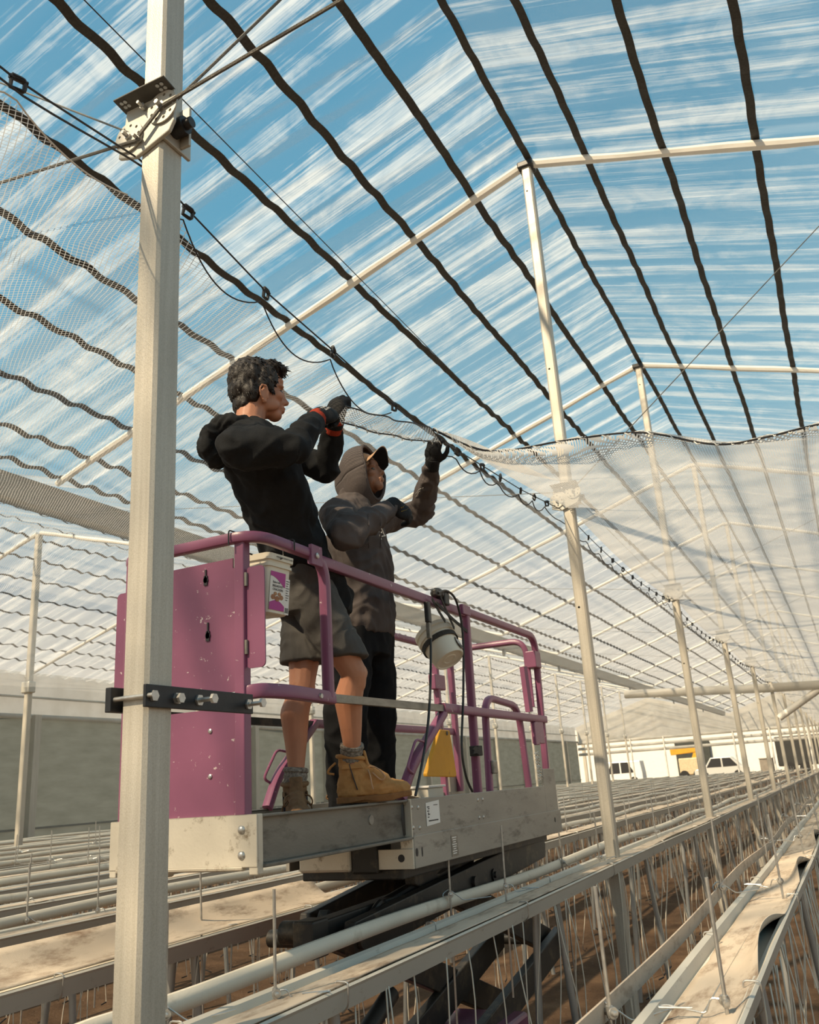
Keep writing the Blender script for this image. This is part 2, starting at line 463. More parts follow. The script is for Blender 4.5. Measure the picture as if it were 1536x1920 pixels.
# rafters: a round pipe wrapped with white film
def rafter(xa, xb, y, label, group, r=.038):
    n = 14; pts = [V((xa+(xb-xa)*i/n, y, rafter_h(xa+(xb-xa)*i/n)-r+.004*math.sin(i*2.1+y))) for i in range(n+1)]
    mb = MB(); mb.tube(pts, r, 8, scl=[1+.12*math.sin(i*1.7+y*3) for i in range(n+1)])
    o = mb.build('roof_rafter', M['whitesteel'], loc=pts[0], smooth=True)
    tag(o, label, 'rafter', group)
def kth(k): return ('%s post past the lift' % ORD[k-1])
for k in range(1, 14):
    rafter(XP-.05, XV, POSTY[k], 'white rafter on the left near slope, at the '+kth(k), 'white rafters')
    rafter(XP+.05, XRV, POSTY[k], 'white rafter on the right slope, meeting the ridge at the '+kth(k), 'white rafters')
for k in range(2, 13):
    rafter(XN2-.05, XW, POSTY[k], 'white rafter of the far left bay, outer slope, %s from the front' % ORD[k-2], 'white rafters of the far left bay')
    rafter(XN2+.05, XV, POSTY[k], 'white rafter of the far left bay, inner slope, %s from the front' % ORD[k-2], 'white rafters of the far left bay')

# valley gutter beam
mb = MB(); mb.prism((XV, 0, 3.06+CZ), (1,0,0), (0,0,1), (0,62,0), [(-.10,.0),(.10,.0),(.135,.20),(.15,.24),(-.15,.24),(-.135,.20)])
vg = root('valley_gutter', (XV, 0, 3.06+CZ), 'long grey steel valley gutter between the two roof bays', 'gutter beam')
mb.build('channel', M['grey_beam'], vg)
for k in range(2, 12):
    MB().box(XV-.03, XV+.03, POSTY[k]-.03, POSTY[k]+.03, 2.90+CZ, 3.10+CZ).build('hanger', M['grey_beam'], vg)

# posts
def octo(a, b, c):   # chamfered rectangle a x b
    a, b = a/2, b/2
    return [(-a+c,-b),(a-c,-b),(a,-b+c),(a,b-c),(a-c,b),(-a+c,b),(-a,b-c),(-a,-b+c)]
def disc_mesh(r, th, n=28, holes=9):
    """perforated disc facing -Y: a plate with a ring of real holes"""
    bm = bmesh.new()
    hr = r*.10; rc = r*.74
    ed = []
    def ring(cx, cz, rr, m):
        vs = [bm.verts.new((cx+rr*math.cos(2*math.pi*i/m), 0, cz+rr*math.sin(2*math.pi*i/m))) for i in range(m)]
        for i in range(m): ed.append(bm.edges.new((vs[i], vs[(i+1)%m])))
    ring(0, 0, r, n)
    for i in range(holes):
        a = 2*math.pi*i/holes; ring(rc*math.cos(a), rc*math.sin(a), hr, 8)
    bmesh.ops.triangle_fill(bm, use_beauty=True, use_dissolve=False, edges=ed)
    ret = bmesh.ops.extrude_face_region(bm, geom=bm.faces[:])
    bmesh.ops.translate(bm, vec=(0, -th, 0), verts=[e for e in ret['geom'] if isinstance(e, bmesh.types.BMVert)])
    bmesh.ops.recalc_face_normals(bm, faces=bm.faces)
    me = bpy.data.meshes.new('perforated_disc'); bm.to_mesh(me); bm.free(); me.materials.append(M['whitegalv']); return me
M['whitegalv'] = m_worn('pale_zinc_plate', (.50,.48,.42,1), (.33,.28,.2,1), .62, .78, .45, .25, 30, .1, .1)
M['shaded_flange'] = m_simple('flange_underside_shade', (.09,.085,.075,1), .5, .3, .25, 20, .1)  # shade of the flange underside put into its colour
M['sky_hole'] = m_simple('pale_hole', (.55,.60,.62,1), .9, 0, .05, 5, 0)
PW, PD, PB = .088, .104, .062     # post width, depth; far posts look slimmer
def bracket(p, y, z, x):
    yf = y-PD/2
    b = MB()
    # angled plate on the face of the post with a folded flange on top
    b.prism((x, yf-.014, z), (1,0,0), (0,0,1), (0,.014,0), [(-.125,-.105),(-.05,-.13),(.085,-.085),(.105,-.05),(.105,.075),(-.095,.075),(-.105,.0)])
    br = b.build('bracket', M['whitegalv'], p, bevel=.004)
    MB().obox((x+.0, yf-.036, z+.074), (.105,0,0), (0,.030,-.004), (0,0,.003)).build('flange', M['shaded_flange'], br, bevel=.002)
    for (dx, dz, r) in ((-.075,-.045,.056),(.062,.012,.060)):
        o = bpy.data.objects.new('perforated_disc', DISC); COL.objects.link(o); o.parent = br
        o.location = V((x+dx, yf-.016, z+dz))-wloc(br); o.scale = (r/.06, 1, r/.06)
    for dx, dz, r in ((-.075,-.045,.013),(.062,.012,.016),(-.015,.045,.011),(-.03,-.075,.012)):
        MB().lathe((x+dx, yf-.02, z+dz), (0,-1,0), [(0,r),(.012,r),(.012,r*.6),(.03,r*.55)], 6).build('bolt', M['steel'], br)
    for dx in (-.085,-.070,.065,.082):
        h = MB()
        for dy in (-.030,-.048): h.lathe((x+dx, yf+dy, z+.0705), (0,0,-1), [(0,.0065),(.0012,.0065)], 8)
        h.build('flange_hole', M['sky_hole'], br)
    MB().box(x+PW/2, x+PW/2+.012, y-.055, y+.075, z-.09, z+.085).box(x+PW/2+.012, x+PW/2+.05, y+.02, y+.032, z-.08, z+.07).build('side_plate', M['whitegalv'], br, bevel=.003)
    c = MB(); c.lathe((x+PW/2+.012, y-.01, z-.03), (1,0,0), [(0,.03),(.05,.03),(.05,.018),(.075,.018)], 12); c.build('winch_drum', M['blackplastic'], br, smooth=True)
DISC = disc_mesh(.06, .006)
BZ = 2.10+CZ
far_br = None
for k, y in enumerate(POSTY):
    lab = ('galvanised square steel post in the foreground with a black clamp, left of the lift' if k == 0 else
           'pale square roof post at the ridge, %s one past the purple lift' % ORD[k-1])
    p = root('roof_post', (XP, y, 0), lab, 'post', 'roof posts along the near ridge')
    w, d = (PW, PD) if k == 0 else (PW*.94, PD*.9)
    mb = MB(); mb.prism((XP, y, -.05), (1,0,0), (0,1,0), (0,0,RZ-.06+.05), octo(w, d, .010 if k == 0 else .012)); mb.build('shaft', M['galv'], p)
    if k < 5: bracket(p, y, BZ, XP)
    elif k < 10:
        MB().box(XP-.1, XP+.1, y-PD/2-.02, y-PD/2, BZ-.1, BZ+.08).box(XP-.1, XP+.1, y-PD/2-.09, y-PD/2, BZ+.072, BZ+.08).cyl((XP+.06,y-PD/2-.02,BZ),(XP+.06,y-PD/2-.03,BZ),.06,12).cyl((XP-.07,y-PD/2-.02,BZ-.05),(XP-.07,y-PD/2-.03,BZ-.05),.055,12).build('bracket', M['whitegalv'], p)
    if k:
        MB().box(XP-.07, XP+.07, y-.07, y+.07, RZ-.10, RZ-.04).build('ridge_cap', M['blackplastic'] if k < 3 else M['whitesteel'], p, bevel=.01)
        hb = MB()
        for zz in (RZ-.35, RZ-2.1, 1.2+CZ, .3): hb.lathe((XP-.01, y-d/2+.002, zz), (0,-1,0), [(0,.009),(.002,.009)], 8)
        hb.build('bolt_hole', M['ink'], p)
for k in range(2, 13):
    y = POSTY[k]
    p = root('roof_post', (XN2, y, 0), 'pale roof post of the far left bay, %s one counted from the front' % ORD[k-2], 'post', 'roof posts of the far left bay')
    MB().prism((XN2, y, -.05), (1,0,0), (0,1,0), (0,0,RZ2-.03), octo(.10, .11, .012)).build('shaft', M['galv'], p)
    MB().box(XN2-.1, XN2+.1, y-.09, y+.07, BZ-.10, BZ+.10).build('bracket', M['whitegalv'], p, bevel=.02)

# clamp on the front post
cl = root('post_clamp', (XP, POSTY[0], 1.9), 'black two-bar clamp bolted around the foreground post', 'clamp')
y0 = POSTY[0]; xc = XP+PW/2+.006; zc = .262+CZ
xr = XP-PW/2-.012
MB().box(xc, xc+.010, y0-.072, y0+.385, zc-.029, zc+.029).build('near_bar', M['blackpl'], cl, bevel=.002)
MB().box(xr-.020, xr, y0-.075, y0+.075, zc-.032, zc+.032).build('rear_bar', M['blackpl'], cl, bevel=.002)
rd = MB()
rd.cyl((xr-.02, y0-.062, zc), (xc+.026, y0-.062, zc), .0065, 10)
MB()
rd.build('threaded_rod', M['steel'], cl, smooth=True)
for dy in (.045, .135, .36):
    b = MB(); L = .05 if dy > .1 else .012
    b.lathe((xc+.008, y0+dy-.0, zc-.002), (1,0,0), [(0,.016),(.008,.016),(.008,.007),(L,.007),(L,.014),(L+.009,.014)], 6); b.build('bolt', M['steel'], cl)
b = MB(); b.lathe((xc+.008, y0-.045, zc), (1,0,0), [(0,.015),(.010,.015)], 6); b.build('bolt', M['steel'], cl)

# side wall: white band over green-grey windbreak cloth
mb = MB(); mb.grid(lambda u, v: (XW-.02+.03*math.sin(u*60)*(1-v), 2+64*u, 2.27+CZ+v*1.12), 120, 4)
tag(mb.build('wall_left', M['curtain'], loc=(XW,0,0), fix=False), kind='structure')
for za, zb in ((2.2,2.33),(2.72,2.78)):
    m2 = MB(); m2.tube([(XW+.08, 2, CZ+(za+zb)/2), (XW+.08, 66, CZ+(za+zb)/2)], (zb-za)/2, 10)
    tag(m2.build('trim_1', M['curtain'], smooth=True), kind='structure')
mb = MB(); mb.grid(lambda u, v: (XW, 2+64*u, v*(2.27+CZ)), 64, 4)
tag(mb.build('wall_left_lower', M['window_mesh'], loc=(XW,0,0), fix=False), kind='structure')
mb = MB(); mb.box(XW+.0, XW+.05, 2, 66, 1.2, 1.25)
tag(mb.build('trim_2', M['grey_beam']), kind='structure')
for k in range(12):
    y = 16.0+4.65*k
    MB()
    o = MB().box(XW+.05, XW+.27, y-.10, y+.10, 0, 2.3+CZ).build('wall_post', M['galv'], loc=(XW+.16, y, 0))
    tag(o, 'flat grey post standing against the left windbreak wall, %s from the front' % ORD[k], 'post', 'posts of the left wall')

# far gable end: white curtain above, open below
YE = 66.3
def gable(xa, xm, xb, za, zm, zlow):
    mb = MB(); mb.prism((0, YE, CZ), (1,0,0), (0,0,1), (0,.03,0), [(xa,zlow),(xb,zlow),(xb,za),(xm,zm),(xa,za)]); return mb
tag(gable(XV, XP, XRV, VZ-CZ, RZ-CZ, 2.15).build('wall_far', M['curtain'], loc=(XP,YE,0)), kind='structure')
tag(gable(XW, XN2, XV, VZ-CZ-.1, RZ2-CZ, 2.15).build('wall_far_left', M['curtain'], loc=(XN2,YE,0)), kind='structure')
for i, z in enumerate((2.15, 1.75, 1.35)):
    m2 = MB(); m2.tube([(XW, YE-.1, z+CZ), (5, YE-.1, z+CZ)], .11, 10)
    o = m2.build('rolled_curtain', M['curtain'], smooth=True)
    tag(o, ['top','middle','lowest'][i]+' rolled white curtain tube across the far opening', 'curtain roll', 'curtain rolls across the far end')
for i in range(9):
    x = -17+2.4*i
    o = MB().cyl((x, YE-.25, 0), (x, YE-.25, 2.2+CZ), .06, 8).build('end_post', M['whitesteel'], smooth=True)
    tag(o, 'slim post of the far open end, %s from the left wall' % ORD[i], 'post', 'posts of the far end')
# cross tube inside the near bay
mb = MB(); mb.tube([on(1172,1302,'Y',25), on(1440,1290,'Y',25), on(1540,1284,'Y',25), V((3.9,25,1.75+CZ))], .12, 10)
tag(mb.build('cross_pipe', M['curtain'], smooth=True), 'thick white rolled tube spanning the bay at post height', 'tube')
mb = MB(); mb.cyl((XP+.05, POSTY[5], 1.05+CZ), (XP+1.6, POSTY[5], 1.95+CZ), .09, 10)
tag(mb.build('diagonal_brace', M['whitesteel'], smooth=True), 'pale diagonal brace from a post up to the cross tube at right', 'brace')

# outside beyond the far end
tag(MB().box(-30, 12, 96, 104, .45, 6.2).build('wall_outside', m_simple('shed_wall', (.82,.78,.70,1), .8, 0, .06, 3, .1), loc=(-8,96,.45)), kind='structure')
def car(x, y, L, label, c, h=1.5, van=False):
    z = .47
    r = root('car', (x, y, z), label, 'car', 'parked cars outside')
    prof = [(-L/2,.30),(-L/2,.75),(-L/2*.92,.88),(-L*.30,.95),(-L*.17,h),(L*.22,h),(L*.38,.98),(L*.49,.86),(L/2,.30)]
    if van: prof = [(-L/2,.30),(-L/2,.95),(-L*.34,1.02),(-L*.24,h),(L*.47,h),(L/2,.9),(L/2,.30)]
    MB().prism((x, y-.8, z), (1,0,0), (0,0,1), (0,1.6,0), prof).build('body', m_simple('car_paint', c, .3, 0, .02, 3, 0), r, bevel=.06)
    win = MB().prism((x, y-.82, z), (1,0,0), (0,0,1), (0,.03,0), [(-L*.26,.98),(-L*.15,h-.08),(L*.02,h-.07),(L*.02,.98)])
    win.prism((x, y-.82, z), (1,0,0), (0,0,1), (0,.03,0), [(L*.05,.98),(L*.05,h-.07),(L*.2,h-.08),(L*.33,1.0)])
    win.build('window', M['ink'], r)
    for dx in (-L*.31, L*.31):
        MB().lathe((x+dx, y-.84, z+.33), (0,1,0), [(0,.2),(.0,.33),(.2,.33),(.2,.2)], 18).build('wheel', M['blackplastic'], r)
car(-10.3, 80, 4.3, 'pale car parked beyond the far end, near the dark truck', (.55,.55,.52,1), 1.75)
car(-18.6, 79, 4.0, 'white pickup-like car parked far left outside', (.8,.79,.75,1), 1.95, True)
tk = root('truck', (-3.6, 82, .45), 'dark truck with a tall box parked outside at the right', 'truck')
MB().box(-5.9, -.6, 81, 83.4, 1.15, 3.55).build('cargo_box', m_simple('dark_tarp', (.030,.03,.028,1), .5, 0, .2, 2, 0), tk, bevel=.1)
MB().box(-.6, 1.2, 81.1, 83.3, 1.0, 2.7).build('cab', M['black'], tk, bevel=.15)
for dx in (-5, -3.8, .4): MB().lathe((dx, 80.95, .95), (0,1,0), [(0,.3),(0,.5),(.3,.5),(.3,.3)], 18).build('wheel', M['blackplastic'], tk)
cr = root('crate_stack', (-6.7, 80, .45), 'grey crate block standing left of the dark truck', 'crate')
MB().box(-7.2, -6.2, 79.4, 80.6, .46, 1.85).build('crate_body', m_simple('crate_grey', (.25,.22,.18,1), .8, 0, .2, 4, .2), cr, bevel=.03)
MB().box(-7.25, -6.15, 79.35, 80.65, 1.85, 1.92).build('lid', m_simple('crate_lid', (.30,.27,.22,1), .8), cr)
sh = root('loading_bay', (-14.6, 95.8, .45), 'dark open doorway in the pale shed outside', 'doorway')
MB().box(-16.6, -13.2, 95.5, 95.97, .45, 4.1).build('opening', m_simple('dark_opening', (.05,.055,.05,1), .9), sh)
ex = root('loader', (-12.6, 86, .45), 'yellow machine with a raised boom parked outside', 'machine')
MB().bar((-15.4,86,3.0),(-12.9,86,3.15),.5,.55).build('boom', M['yellow'], ex, bevel=.05)
MB().box(-14.7,-12.7,85.3,86.7,.9,2.4).build('body', m_simple('loader_cream', (.6,.48,.3,1), .6), ex, bevel=.1)
MB().bar((-13.4,86,2.2),(-13.0,86,3.1),.4,.4).build('mast', M['yellow'], ex)
for dx in (-14.3,-13.1): MB().lathe((dx,85.2,.9),(0,1,0),[(0,.2),(0,.42),(.3,.42),(.3,.2)],16).build('wheel', M['blackplastic'], ex)
# ------------------------------------------------------------------ growing gutters
GZ = 1.07
ROWX = [-.478, -1.668, -2.83]+[-3.965-1.135*i for i in range(11)]
ROWN = ['nearest row at lower right', 'row before the lift', 'first row behind the lift'] + ['%s row behind the lift' % ORD[i+1] for i in range(11)]
def gprof(): return [(-.118,.004),(-.126,-.002),(-.120,-.012),(-.104,-.070),(.104,-.070),(.120,-.012),(.126,-.002),(.118,.004),(.100,-.002),(.094,-.040),(.020,-.040),(.008,-.018),(-.004,-.040),(-.088,-.040),(-.100,-.002)]
STRIP_Y = {0: .5, 1: .4}
for i, c in enumerate(ROWX):
    ya, yb = (.35, 64) if i < 3 else (1.5, 64)
    g = root('growing_gutter', (c, ya, 0), 'long pale growing gutter with dusty cloth, '+ROWN[i], 'gutter', 'growing gutters')
    mb = MB(); n = 64
    pts = [V((c+.004*math.sin(j*1.3+i), ya+(yb-ya)*j/n, GZ+.004*math.sin(j*.9+i*2))) for j in range(n+1)]
    mb.sweep(pts, gprof()); mb.build('channel', M['gutter'], g)
    # inner white liner
    mb = MB(); mb.sweep([p+V((-.046,0,-.034)) for p in pts], [(-.040,-.004),(.040,-.004),(.040,.002),(-.040,.002)]); mb.build('liner', M['gutter_in'], g)
    # cloth strip lying over one half, buckled here and there
    mb = MB(); ys = []; y = ya
    while y < min(yb, 60): ys.append(y); y += (.06 if i < 3 else .15) if y < 14 else .6
    def cl_pt(y, t):
        lift = max(0, noise.noise((y*.42, c*3, 1)) -.12)
        if i == 0: lift = max(0, math.cos((y-3.4)*2*math.pi/2.12))*.55+.05*noise.noise((y*3,0,0))
        if i == 2: lift = .62 if y < 4.6 else lift
        zz = GZ+.006+.004*noise.noise((y*4, t*3, c))
        if i == 0:      # wide sheet whose right side curls up
            x = c-.085+.200*t; zz += -.036*(1-t)**.5*(t < .93)+lift*.10*max(0, t-.62)/.38
            if t > .62: x += -lift*.05*(t-.62)/.38
            return (x, y, zz)
        if i == 2:
            x = c+.08-.18*t; return (x-.02*lift*t, y, zz+lift*.16*t*t)
        x = c+.000+.112*t
        return (x, y, zz+lift*.05*max(0, t-.5))
    m = 8
    for y in ys:
        for j in range(m+1): mb.v.append(V(cl_pt(y, j/m)))
    for a in range(len(ys)-1):
        for j in range(m):
            b = a*(m+1)+j; mb.f.append((b, b+1, b+m+2, b+m+1))
    o = mb.build('cloth_strip', M['cloth'], g, fix=False, smooth=False, solid=.003)
    for p in o.data.polygons: p.use_smooth = True
    # pipe legs
    k = 0
    y = (3.25 if i == 0 else 2.6)+.37*(i > 1)*i
    while y < 34 and k < 14:
        for dx in (-.06, .06):
            MB().cyl((c+dx*1.9, y+dx*.8, -.03), (c+dx, y, GZ-.068), .019, 10).build('leg', M['galvpipe'], g, smooth=True)
        y += 2.33; k += 1
    # wire hooks over the lips
    if i < 4:
        for j in range(12):
            y = 1.9+.83*j+.2*math.sin(j*3+i)
            s = 1 if j % 2 else -1
            h = MB(); h.tube(fillet([(c+s*.085,y,GZ-.03),(c+s*.085,y,GZ+.014),(c+s*.131,y,GZ+.012),(c+s*.128,y,GZ-.055),(c+s*.10,y+.01,GZ-.078)], .012, 3), .0028, 6)
            h.build('wire_hook', M['steel'], g)

# layflat hoses on their own row of rods, and the tan band of the nearest row
for i, c in enumerate(ROWX):
    x = c-.225
    mb = MB(); ys = []; y = .5 if i < 2 else 1.5
    while y < 60: ys.append(y); y += .12 if y < 14 else .5
    pts = [V((x+.006*math.sin(y*1.9+i)+(-.05*math.exp(-((y-1.9)/.22)**2) if i == 1 else 0), y, GZ+.026+.012*math.sin(y*1.6+i*2.2))) for y in ys]
    if i == 0:
        mb.sweep([p+V((.035,0,0)) for p in pts], [(-.003,-.024),(.003,-.024),(.003,.024),(-.003,.024)])
        tag(mb.build('flat_band', M['band']), 'flat tan band stretched along the nearest gutter at lower right', 'band')
    else:
        pr = [(math.cos(a*math.pi/5)*.024, math.sin(a*math.pi/5)*.030) for a in range(10)]
        mb.sweep(pts, pr)
        tag(mb.build('irrigation_hose', M['hose'], smooth=True), 'white irrigation hose along the '+ROWN[i], 'hose', 'irrigation hoses')

# steel rods with nut clamps and bent hooks
def make_rod(kind, label):
    r = root('steel_rod', (0,0,0), label, 'rod')
    hi = 1.375
    mb = MB(); mb.cyl((0,0,-.02 if kind else .6), (0,0,hi), .005, 8); mb.build('shaft', M['steel'], r, smooth=True)
    z = GZ+.02
    c = MB(); c.lathe((.005,-.004,z), (.75,-.66,0), [(0,.006),(.004,.006),(.004,.0135),(.008,.0145),(.010,.0135),(.010,.007),(.018,.007),(.019,.005)], 14)
    c.lathe((-.004,.003,z), (-.75,.66,0), [(0,.009),(.010,.009),(.010,.005),(.020,.005)], 6); c.lathe((0,0,z-.012),(0,0,1),[(0,.0085),(.026,.0085)],10)
    c.build('nut_clamp', M['steel'], r, smooth=True)
    h = MB()
    if kind: h.tube(fillet([(-.02,-.01,z-.04),(-.035,-.02,z+.0),(-.025,.02,z+.02),(.0,.012,z+.012),(.04,.05,z-.03),(.12,.16,z-.022)], .015, 3), .0027, 6)
    else: h.tube(fillet([(.01,.01,z+.006),(.028,.02,z+.008),(.040,.03,z-.028),(.115,.085,z-.010),(.128,.10,z-.012),(.122,.11,z-.012),(.055,.06,z-.012)], .012, 3), .0027, 6)
    h.build('bent_hook', M['steel'], r)
    return r
KW = {}
for i, c in enumerate(ROWX[:9]):
    nmax = [16, 16, 14, 9, 8, 7, 6, 5, 5][i]
    for kind in (1, 0):
        lab = ('thin steel rod holding the white hose of the ' if kind else 'thin steel rod standing inside the gutter of the ')+ROWN[i]
        if i == 0 and kind: lab = 'thin steel rod holding the tan band at lower right'
        base = make_rod(kind, lab); _k = {base.name: kids(base)}
        step = 2.06 if i == 0 else 1.95
        y0r = (2.34 if kind else 2.49) if i == 0 else ((2.13 if kind else 2.40) if i == 1 else 2.3+.45*i+(0 if kind else .33))
        for j in range(nmax):
            o = base if j == 0 else copy_tree(base, None, _k)
            y = y0r+step*j+.07*math.sin(j*5.1+i) if j else y0r
            o.location = ((c-.178 if i == 0 else c-.20) if kind else c+(.075 if i == 0 else -.02), y, .10*abs(math.sin(j*2.7+i)) if j else 0)
            o.rotation_euler = (math.radians(1.5*math.sin(j*3+i)), math.radians(1.2*math.sin(j*7+i*2)), .4*math.sin(j*4)+(2.6 if i == 0 and not kind else 0))
            o['group'] = 'steel rods of the '+ROWN[i]

# drip tubes
def tube_mesh(seed, n=9, m=5):
    rnd = random.Random(seed)
    ph = rnd.uniform(0, 6.28); a = rnd.uniform(.012,.04); lean = rnd.uniform(-.03,.05)
    bot = rnd.uniform(.02,.18)
    pts = []
    for k in range(n+1):
        t = k/n; z = (GZ-.06)*(1-t)+bot*t
        pts.append(V((a*math.sin(ph+t*4.2)-a*math.sin(ph)+lean*t, a*.9*math.sin(ph*2+t*3.4)-a*.9*math.sin(ph*2)+.05*t*math.sin(ph), z)))
    mb = MB(); mb.tube(pts, .0032, m, up=(0,1,0)); nf = len(mb.f)
    e = pts[-1]; d = V((math.cos(ph*3), math.sin(ph*3), -.2)).normalized()
    mb.bar(e, e+d*rnd.uniform(.05,.10)+V((0,0,.0)), .006, .009)
    me = mb.mesh('drip_tube'); me.materials.append(M['dripper']); me.materials.append(M['blackplastic'])
    for q, p in enumerate(me.polygons):
        p.material_index = 1 if q >= nf else 0; p.use_smooth = q < nf
    return me, mb, nf
TV = [tube_mesh(s) for s in range(9)]
rest = []
for i, c in enumerate(ROWX):
    near = [15, 16, 14, 11, 9, 0][min(i, 5)]
    rnd = random.Random(40+i); y = 1.6 if i < 2 else 2.0+.5*i
    while y < 46:
        for q in range(2 if rnd.random() < .28 else 1):
            yy = y+q*.018+rnd.uniform(-.03,.03); xx = c+rnd.choice((.085,.10,.115))
            v = rnd.randrange(9); rz = rnd.uniform(-.8,.8)
            if y < near:
                o = bpy.data.objects.new('drip_tube', TV[v][0]); COL.objects.link(o); o.location = (xx, yy, 0); o.rotation_euler = (0,0,rz)
                tag(o, 'thin white drip tube hanging under the gutter, '+ROWN[i], 'drip tube', 'drip tubes under the '+ROWN[i])
            else: rest.append((xx, yy, v, rz))
        y += rnd.uniform(.16,.30)*(1 if i < 2 else 1.2)
mb = MB(); mats = []
for (x, y, v, rz) in rest:
    src = TV[v][1]; R = Matrix.Rotation(rz, 3, 'Z'); mb.add([R @ p+V((x, y, 0)) for p in src.v], src.f); mats += [1 if q >= TV[v][2] else 0 for q in range(len(src.f))]
o = mb.build('distant_drip_tubes', M['dripper'], loc=(-6,10,0), fix=False); o.data.materials.append(M['blackplastic'])
o.data.polygons.foreach_set('material_index', mats)
tag(o, 'mass of thin white drip tubes under the distant gutters', 'drip tubes', None, 'stuff')

# ------------------------------------------------------------------ wires, clips, cables
def wire_z(y):
    """sagging net wire along the post row"""
    P = [(-2,2.06),(.6,1.90),(1.282,1.905),(1.79,1.985),(1.983,1.936),(2.437,1.854),(2.937,1.824),(3.507,1.782),(3.832,1.768),(4.686,1.827),(5.396,1.873),(6.317,1.975),(6.44,1.99)]
    if y > 6.44:
        t = ((y-6.44) % 4.65)/4.65; return CZ+1.99-.16*4*t*(1-t)*.6
    for (a, za), (b, zb) in zip(P, P[1:]):
        if a <= y <= b: return CZ+za+(zb-za)*(y-a)/(b-a)
    return CZ+2.0
XWI = XP-.0
def xw(y): return XP-.052
w = MB(); ys = [-1.5+.12*k for k in range(260)]
w.tube([V((xw(y), y, wire_z(y))) for y in ys], .0035, 6); tag(w.build('net_wire', M['wire']), 'sagging black wire along the near post row carrying the net clips', 'wire')
w = MB(); w.tube([V((xw(y), y, wire_z(y)-.028-.010*math.sin(y*6))) for y in [-1.5+.1*k for k in range(34)]], .0035, 6)
tag(w.build('net_wire', M['wire']), 'second black wire just under the clip wire at upper left', 'wire')
# net edge cord hanging in scallops between clips
CLIPY = [.55, 1.282, 1.983, 2.437, 2.937, 3.507]+[4.3,4.68,5.0,5.4,5.7,6.0]+[6.75+.42*k for k in range(44)]
def edge_drop(y):
    for a, b in zip(CLIPY, CLIPY[1:]):
        if a <= y <= b:
            t = (y-a)/(b-a); return (.030+(.10 if b-a > .4 and y < 4 else .05)*math.sin(math.pi*t)**.8)
    return .04
def edge_pt(y): return V((xw(y)-.012-.25*edge_drop(y), y, wire_z(y)-edge_drop(y)))
w = MB(); w.tube([edge_pt(.3+.04*k) for k in range(37)], .0028, 5); tag(w.build('net_edge_line', M['cord']), 'thin pale cord hanging in a scallop at the net edge, left of the foreground post', 'cord')
w = MB(); w.tube([edge_pt(1.8+.03*k) for k in range(58)], .003, 5); tag(w.build('net_edge_line', M['wire']), 'dark cord hanging in scallops between the clips right of the foreground post', 'cord')
w = MB(); w.tube([edge_pt(4.2+.06*k) for k in range(300)], .004, 5); tag(w.build('net_edge_line', M['wire']), 'dark looped cord along the net wire beyond the two workers', 'cord')
def clip_at(y, i, first=[None]):
    if first[0] is None:
        mb = MB(); mb.tube(fillet([(0,-.022,.012),(0,.022,.012),(0,.022,-.03),(0,-.022,-.03)], .012, 3)+[V((0,-.022,.012))], .0075, 6)
        mb.cyl((0,-.03,.004),(0,.03,.004),.008,6)
        first[0] = mb.mesh('net_clip'); first[0].materials.append(M['blackplastic'])
    o = bpy.data.objects.new('net_clip', first[0]); COL.objects.link(o); o.location = (xw(y), y, wire_z(y)); o.scale = (.95,.85,.85); o.rotation_euler = (.3*math.sin(i*3), .2, .3*math.sin(i*5))
    return o
for i, y in enumerate(CLIPY):
    if y < 4:
        lab = ['small black net clip on the wire at the far upper left','black net clip on the wire left of the foreground post','black net clip on the wire, first one right of the foreground post','black net clip on the wire, second one right of the foreground post','black net clip on the wire above the gap between the two workers','black net clip on the wire just above the raised glove'][i]
        tag(clip_at(y, i), lab, 'clip', 'net clips on the near wire')
    else: tag(clip_at(y, i), 'small black net clip on the wire beyond the two workers', 'clip', 'net clips beyond the workers')

def cable(name, pts, r, m, label, cat='cable', group=None, n=6):
    mb = MB(); mb.tube(pts, r, n); return tag(mb.build(name, M[m]), label, cat, group)
y0 = POSTY[0]; yf = y0-PD/2-.03
a = V((XP+.07, yf, BZ+.005))
cable('brace_cable', [V((XP-.02,yf-.005,BZ-.075)), a, on(640,0,'Y',y0-.05), on(760,-110,'Y',y0-.05)], .0065, 'cable', 'thick twisted steel cable rising right from the foreground bracket', group='brace cables')
cable('brace_cable', [a+V((-.0,.02,0)), on(525,0,'Y',y0+.1), on(580,-60,'Y',y0+.1)], .005, 'cable', 'thinner steel cable rising steeply right from the foreground bracket', group='brace cables')
cable('brace_cable', [V((XP-.02,yf,BZ-.085)), on(0,343,'Y',y0-.05), on(-120,375,'Y',y0-.05)], .0055, 'cable', 'twisted steel cable running left from the foreground bracket', group='brace cables')
cable('brace_cable', [V((XP-.07,yf,BZ-.035)), on(0,155,'Y',y0), on(-100,120,'Y',y0)], .0035, 'cable', 'thin pale wire running left from the foreground bracket', group='brace cables')
p1, p2_ = on(158,0,'X',-2.15), on(985,836,'X',-2.15); d = (p2_-p1)
cable('straight_wire', [p1-d*.25, p2_+d*1.6], .003, 'wire', 'straight thin black wire running above the net wire behind the foreground post', 'wire')
for k in range(1, 6):
    y = POSTY[k]
    z0 = V((XP+.06, y-.08, BZ+.02))
    cable('brace_cable', [z0, V((XRV-1.1, y-.06, rafter_h(XRV-1.1)-.15)) if k > 1 else on(1536,424,'Y',y-.06)], .004, 'cable', 'thin brace wire rising right from the bracket of the '+kth(k), group='brace cables', n=5)
    cable('brace_cable', [V((XP-.06, y-.08, BZ+.02)), V((XV+.3, y-.06, BZ+.9))], .003, 'cable', 'thin brace wire running left from the bracket of the '+kth(k), group='brace cables', n=5)

